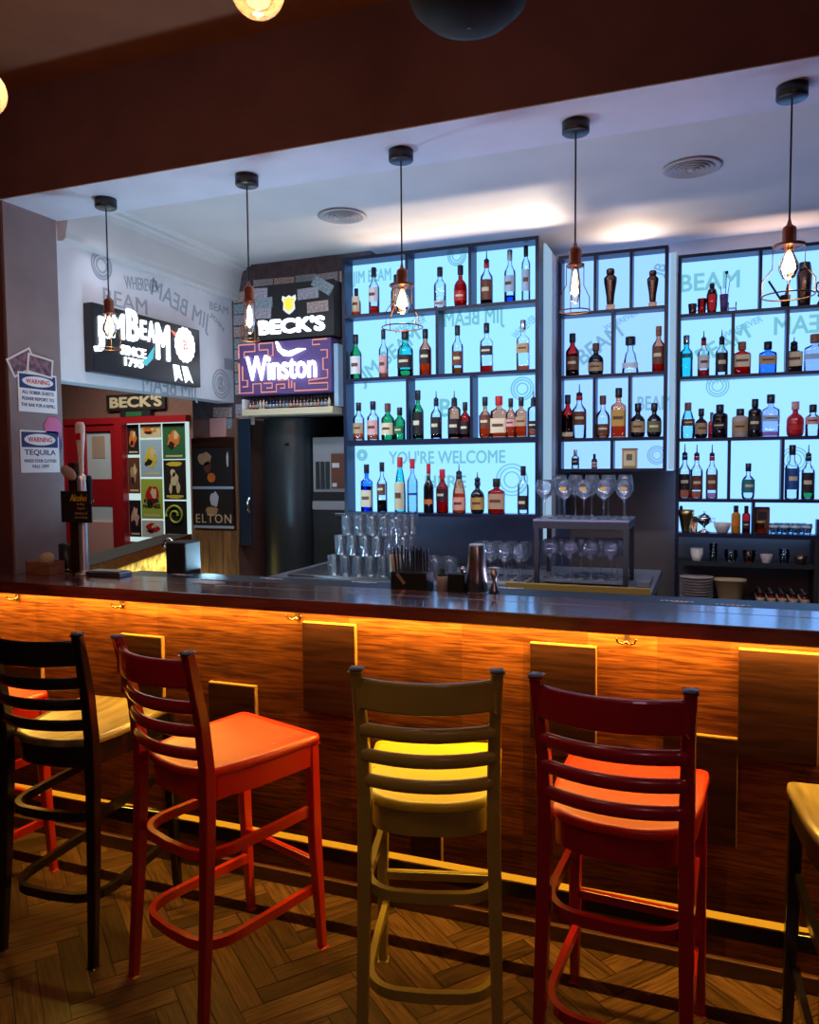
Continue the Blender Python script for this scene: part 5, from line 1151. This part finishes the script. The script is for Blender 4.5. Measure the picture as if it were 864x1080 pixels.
# ------------------------------------------------------------------ left passage
t = thing('poster_board', 'dark wooden board with two black gig posters on the corner wall', 'poster board', (-3.1, 4.4, 1.2))
part(MB().box(-3.26, -2.915, 4.395, 4.419, 1.195, 1.805, .003), 'board', 'veneer_dark', t)
part(MB().box(-3.245, -2.935, 4.390, 4.395, 1.485, 1.735), 'upper_poster', 'black_matte', t)
part(MB().box(-3.245, -2.935, 4.390, 4.395, 1.225, 1.465), 'lower_poster', 'black_matte', t)
for z in (1.472, 1.208): part(MB().box(-3.25, -2.93, 4.386, 4.395, z-.009, z+.009), 'blue_strip', 'ice', t)
text('lettering', 'ELTON', 'cream', t, (-3.09, 4.3885, 1.265), w=.28, h=.060, off=.0, spacing=1.2)
def blob(parent, cx_, cz, rx, rz_, y, m, name='print', n=14, jag=.18, seed=1):
    rnd = random.Random(seed); pts = [(cx_+rx*(1+rnd.uniform(-jag, jag))*math.cos(2*PI*k/n), cz+rz_*(1+rnd.uniform(-jag, jag))*math.sin(2*PI*k/n)) for k in range(n)]
    return part(MB().prism(pts, -(y), -(y)+.002, MY), name, m, parent)
blob(t, -3.15, 1.665, .055, .045, 4.390, 'tan'); blob(t, -3.10, 1.54, .032, .032, 4.390, 'orange', jag=.02); blob(t, -3.13, 1.61, .03, .04, 4.390, 'brown')
blob(t, -3.08, 1.39, .035, .055, 4.390, 'pale'); blob(t, -3.10, 1.315, .05, .035, 4.390, 'tan'); blob(t, -2.97, 1.66, .008, .05, 4.390, 'paper')
tag(MB().box(-3.115, -2.992, 4.405, 4.419, 1.812, 1.938, .002).build('wall_notice', 'pink'), 'small pale notice above the dark poster board', 'notice')
t = thing('plank_panel', 'vertical brown plank panel below the dark poster board', 'panel', (-3.1, 4.4, .8))
for k in range(3): part(MB().box(-3.25+k*.112, -3.142+k*.112, 4.400, 4.419, .0, 1.185, .003), 'plank', 'plank_brown', t)
part(MB().box(-2.908, -2.893, 4.385, 4.419, .0, 1.93), 'edge_strip', 'plank_brown', t)
# far wall: red door, poster window, sign
t = thing('far_beer_sign', 'unlit dark beer sign with cream letters above the red door', 'sign', (-5.45, 6.47, 2.2))
part(MB().box(-5.84, -5.10, 6.46, 6.499, 2.205, 2.37, .004), 'sign_board', 'dark', t); text('lettering', "BECK'S", 'cream', t, (-5.46, 6.457, 2.29), w=.66, h=.115, off=.04, depth=.003)
t = thing('exit_sign', 'small dark green exit box under the unlit beer sign', 'sign', (-5.45, 6.45, 2.12)); part(MB().box(-5.64, -5.26, 6.43, 6.499, 2.125, 2.198, .004), 'case', 'dark', t); part(MB().box(-5.56, -5.36, 6.425, 6.43, 2.14, 2.185), 'pictogram', 'green', t)
d_ = thing('door_1', 'red', 'door', (-5.9, 6.45, 0)); del d_['label']; del d_['category']; d_['kind'] = 'structure'
part(MB().box(-6.50, -4.82, 6.42, 6.499, 2.07, 2.135), 'door_frame', 'door_red', d_)
part(MB().box(-6.50, -6.38, 6.42, 6.499, 0, 2.07), 'door_frame', 'door_red', d_)
part(MB().box(-5.70, -5.60, 6.40, 6.499, 0, 2.07), 'door_frame', 'door_red', d_)
part(MB().box(-6.38, -6.12, 6.44, 6.499, 0, 2.07), 'door_stile', 'door_red', d_); part(MB().box(-6.12, -5.78, 6.44, 6.499, 2.0, 2.07), 'door_rail', 'door_red', d_)
part(MB().box(-5.78, -5.70, 6.44, 6.499, 0, 2.07), 'door_stile', 'door_red', d_)
part(MB().box(-6.12, -5.78, 6.47, 6.499, 1.05, 2.0), 'door_glass', 'pale', d_); part(MB().box(-6.12, -5.78, 6.44, 6.499, 0, 1.05), 'door_panel', 'pink', d_)
part(MB().box(-6.05, -5.88, 6.466, 6.47, 1.72, 1.95), 'door_glass_print', 'skin_tone', d_); part(MB().box(-6.10, -5.80, 6.462, 6.47, 1.22, 1.50), 'door_glass_print', 'door_red', d_)
wn = thing('window_1', 'x', 'window', (-5.2, 6.48, .9)); del wn['label']; del wn['category']; wn['kind'] = 'structure'
part(MB().box(-5.60, -4.84, 6.485, 6.499, 0.85, 2.07), 'pane', 'window_glow', wn)
W3 = [((-5.595, 1.75, -5.45, 2.06), 'dark', 'orange', 'black and orange poster, top left of the bright poster window'), ((-5.595, 1.35, -5.45, 1.72), 'brown', 'tan', 'brown crowded poster at the left of the poster window'),
      ((-5.595, .90, -5.45, 1.28), 'dark', 'pink', 'dark poster with pink figure, bottom left of the poster window'), ((-5.43, 1.92, -5.17, 2.06), 'cream', 'orange', 'short cream poster at the top of the poster window'),
      ((-5.435, 1.52, -5.17, 1.90), 'ice', 'yellow', 'pale blue poster with yellow figure in the poster window'), ((-5.44, 1.09, -5.17, 1.50), 'lime', 'red', 'green and red horror style poster in the poster window'),
      ((-5.44, .90, -5.17, 1.075), 'white', 'red', 'white poster with red blocks at the window foot'), ((-5.15, 1.70, -4.88, 2.06), 'green', 'orange', 'green poster with orange guitar shape, top right'),
      ((-5.15, 1.29, -4.88, 1.69), 'dark', 'cream', 'black poster with white dancing figure, right column'), ((-5.15, .90, -4.88, 1.275), 'dark', 'lime', 'black poster with green spiral, bottom right column')]
for i, ((x0, z0, x1, z1), m1, m2, lb) in enumerate(W3):
    t = thing('poster', lb, 'poster', ((x0+x1)/2, 6.48, z0)); part(MB().box(x0, x1, 6.478, 6.484, z0, z1), 'sheet', m1, t)
    w, h = x1-x0, z1-z0; cx_, cz = (x0+x1)/2, (z0+z1)/2
    if m2 == 'lime':
        pts = [(cx_+(.03+.10*k/30)*math.cos(k*.38), 6.474, cz+.04+(.03+.10*k/30)*math.sin(k*.38)) for k in range(26)]
        part(MB().tube(pts, .013, 6, up=(0, 1, 0)), 'print', m2, t)
    elif m2 == 'cream':
        blob(t, cx_-.02, cz+.07, .035, .04, 6.478, m2, seed=i); blob(t, cx_, cz, .045, .07, 6.478, m2, seed=i+3); blob(t, cx_+.04, cz-.08, .025, .06, 6.478, m2, seed=i+4); blob(t, cx_-.05, cz-.09, .02, .05, 6.478, m2, seed=i+6)
        blob(t, cx_, cz+.16, .09, .025, 6.478, 'yellow', seed=i+9); blob(t, cx_, cz-.17, .09, .02, 6.478, 'yellow', seed=i+9)
    else:
        blob(t, cx_, cz+h*.05, w*.30, h*.26, 6.478, m2, seed=i, jag=.35); blob(t, cx_+w*.1, cz+h*.15, w*.12, h*.12, 6.4765, 'cream', seed=i+5, jag=.4); blob(t, cx_-w*.1, cz-h*.12, w*.16, h*.10, 6.4765, 'dark', seed=i+7, jag=.4)
    if i == 5: text('lettering', 'REEFER', 'dark', t, (cx_, 6.4755, cz-h*.05), w=w*.7, h=.04, off=.03); text('lettering', 'MADNESS', 'dark', t, (cx_, 6.4755, cz-h*.18), w=w*.8, h=.04, off=.03)
    if h > .3: part(MB().box(x0+w*.12, x1-w*.12, 6.4765, 6.478, z0+h*.06, z0+h*.11), 'caption_bar', 'cream' if m1 != 'cream' else 'dark', t)
# second bar counter in the far room
t = thing('far_counter', 'second bar counter with orange wood edge and yellow glow in the back room', 'counter', (-3.9, 4.4, 0))
poly = [(-3.27, 3.47), (-4.02, 5.40), (-4.24, 5.32), (-3.49, 3.38)]
part(MB().prism(poly, .985, 1.05), 'edge_band', 'counter_orange', t)
part(MB().prism([(x, y) for x, y in poly], 1.0501, 1.054), 'top_sheet', 'black_matte', t)
poly2 = [(-3.36, 3.50), (-4.08, 5.34), (-4.2, 5.29), (-3.48, 3.44)]
mat('glow_panel', (0.62, 0.52, 0.22), 0.6, var=0.75, scale=16)
part(MB().prism(poly2, 0, .984), 'patterned_front', 'glow_panel', t)
t = thing('brass_post', 'slim brass post standing before the far counter', 'post', (-3.62, 4.9, 0)); MB().lathe([(.10, 0), (.10, .01), (.018, .02), (.018, .93), (0, .93)], 16).build('post', 'brass', t)
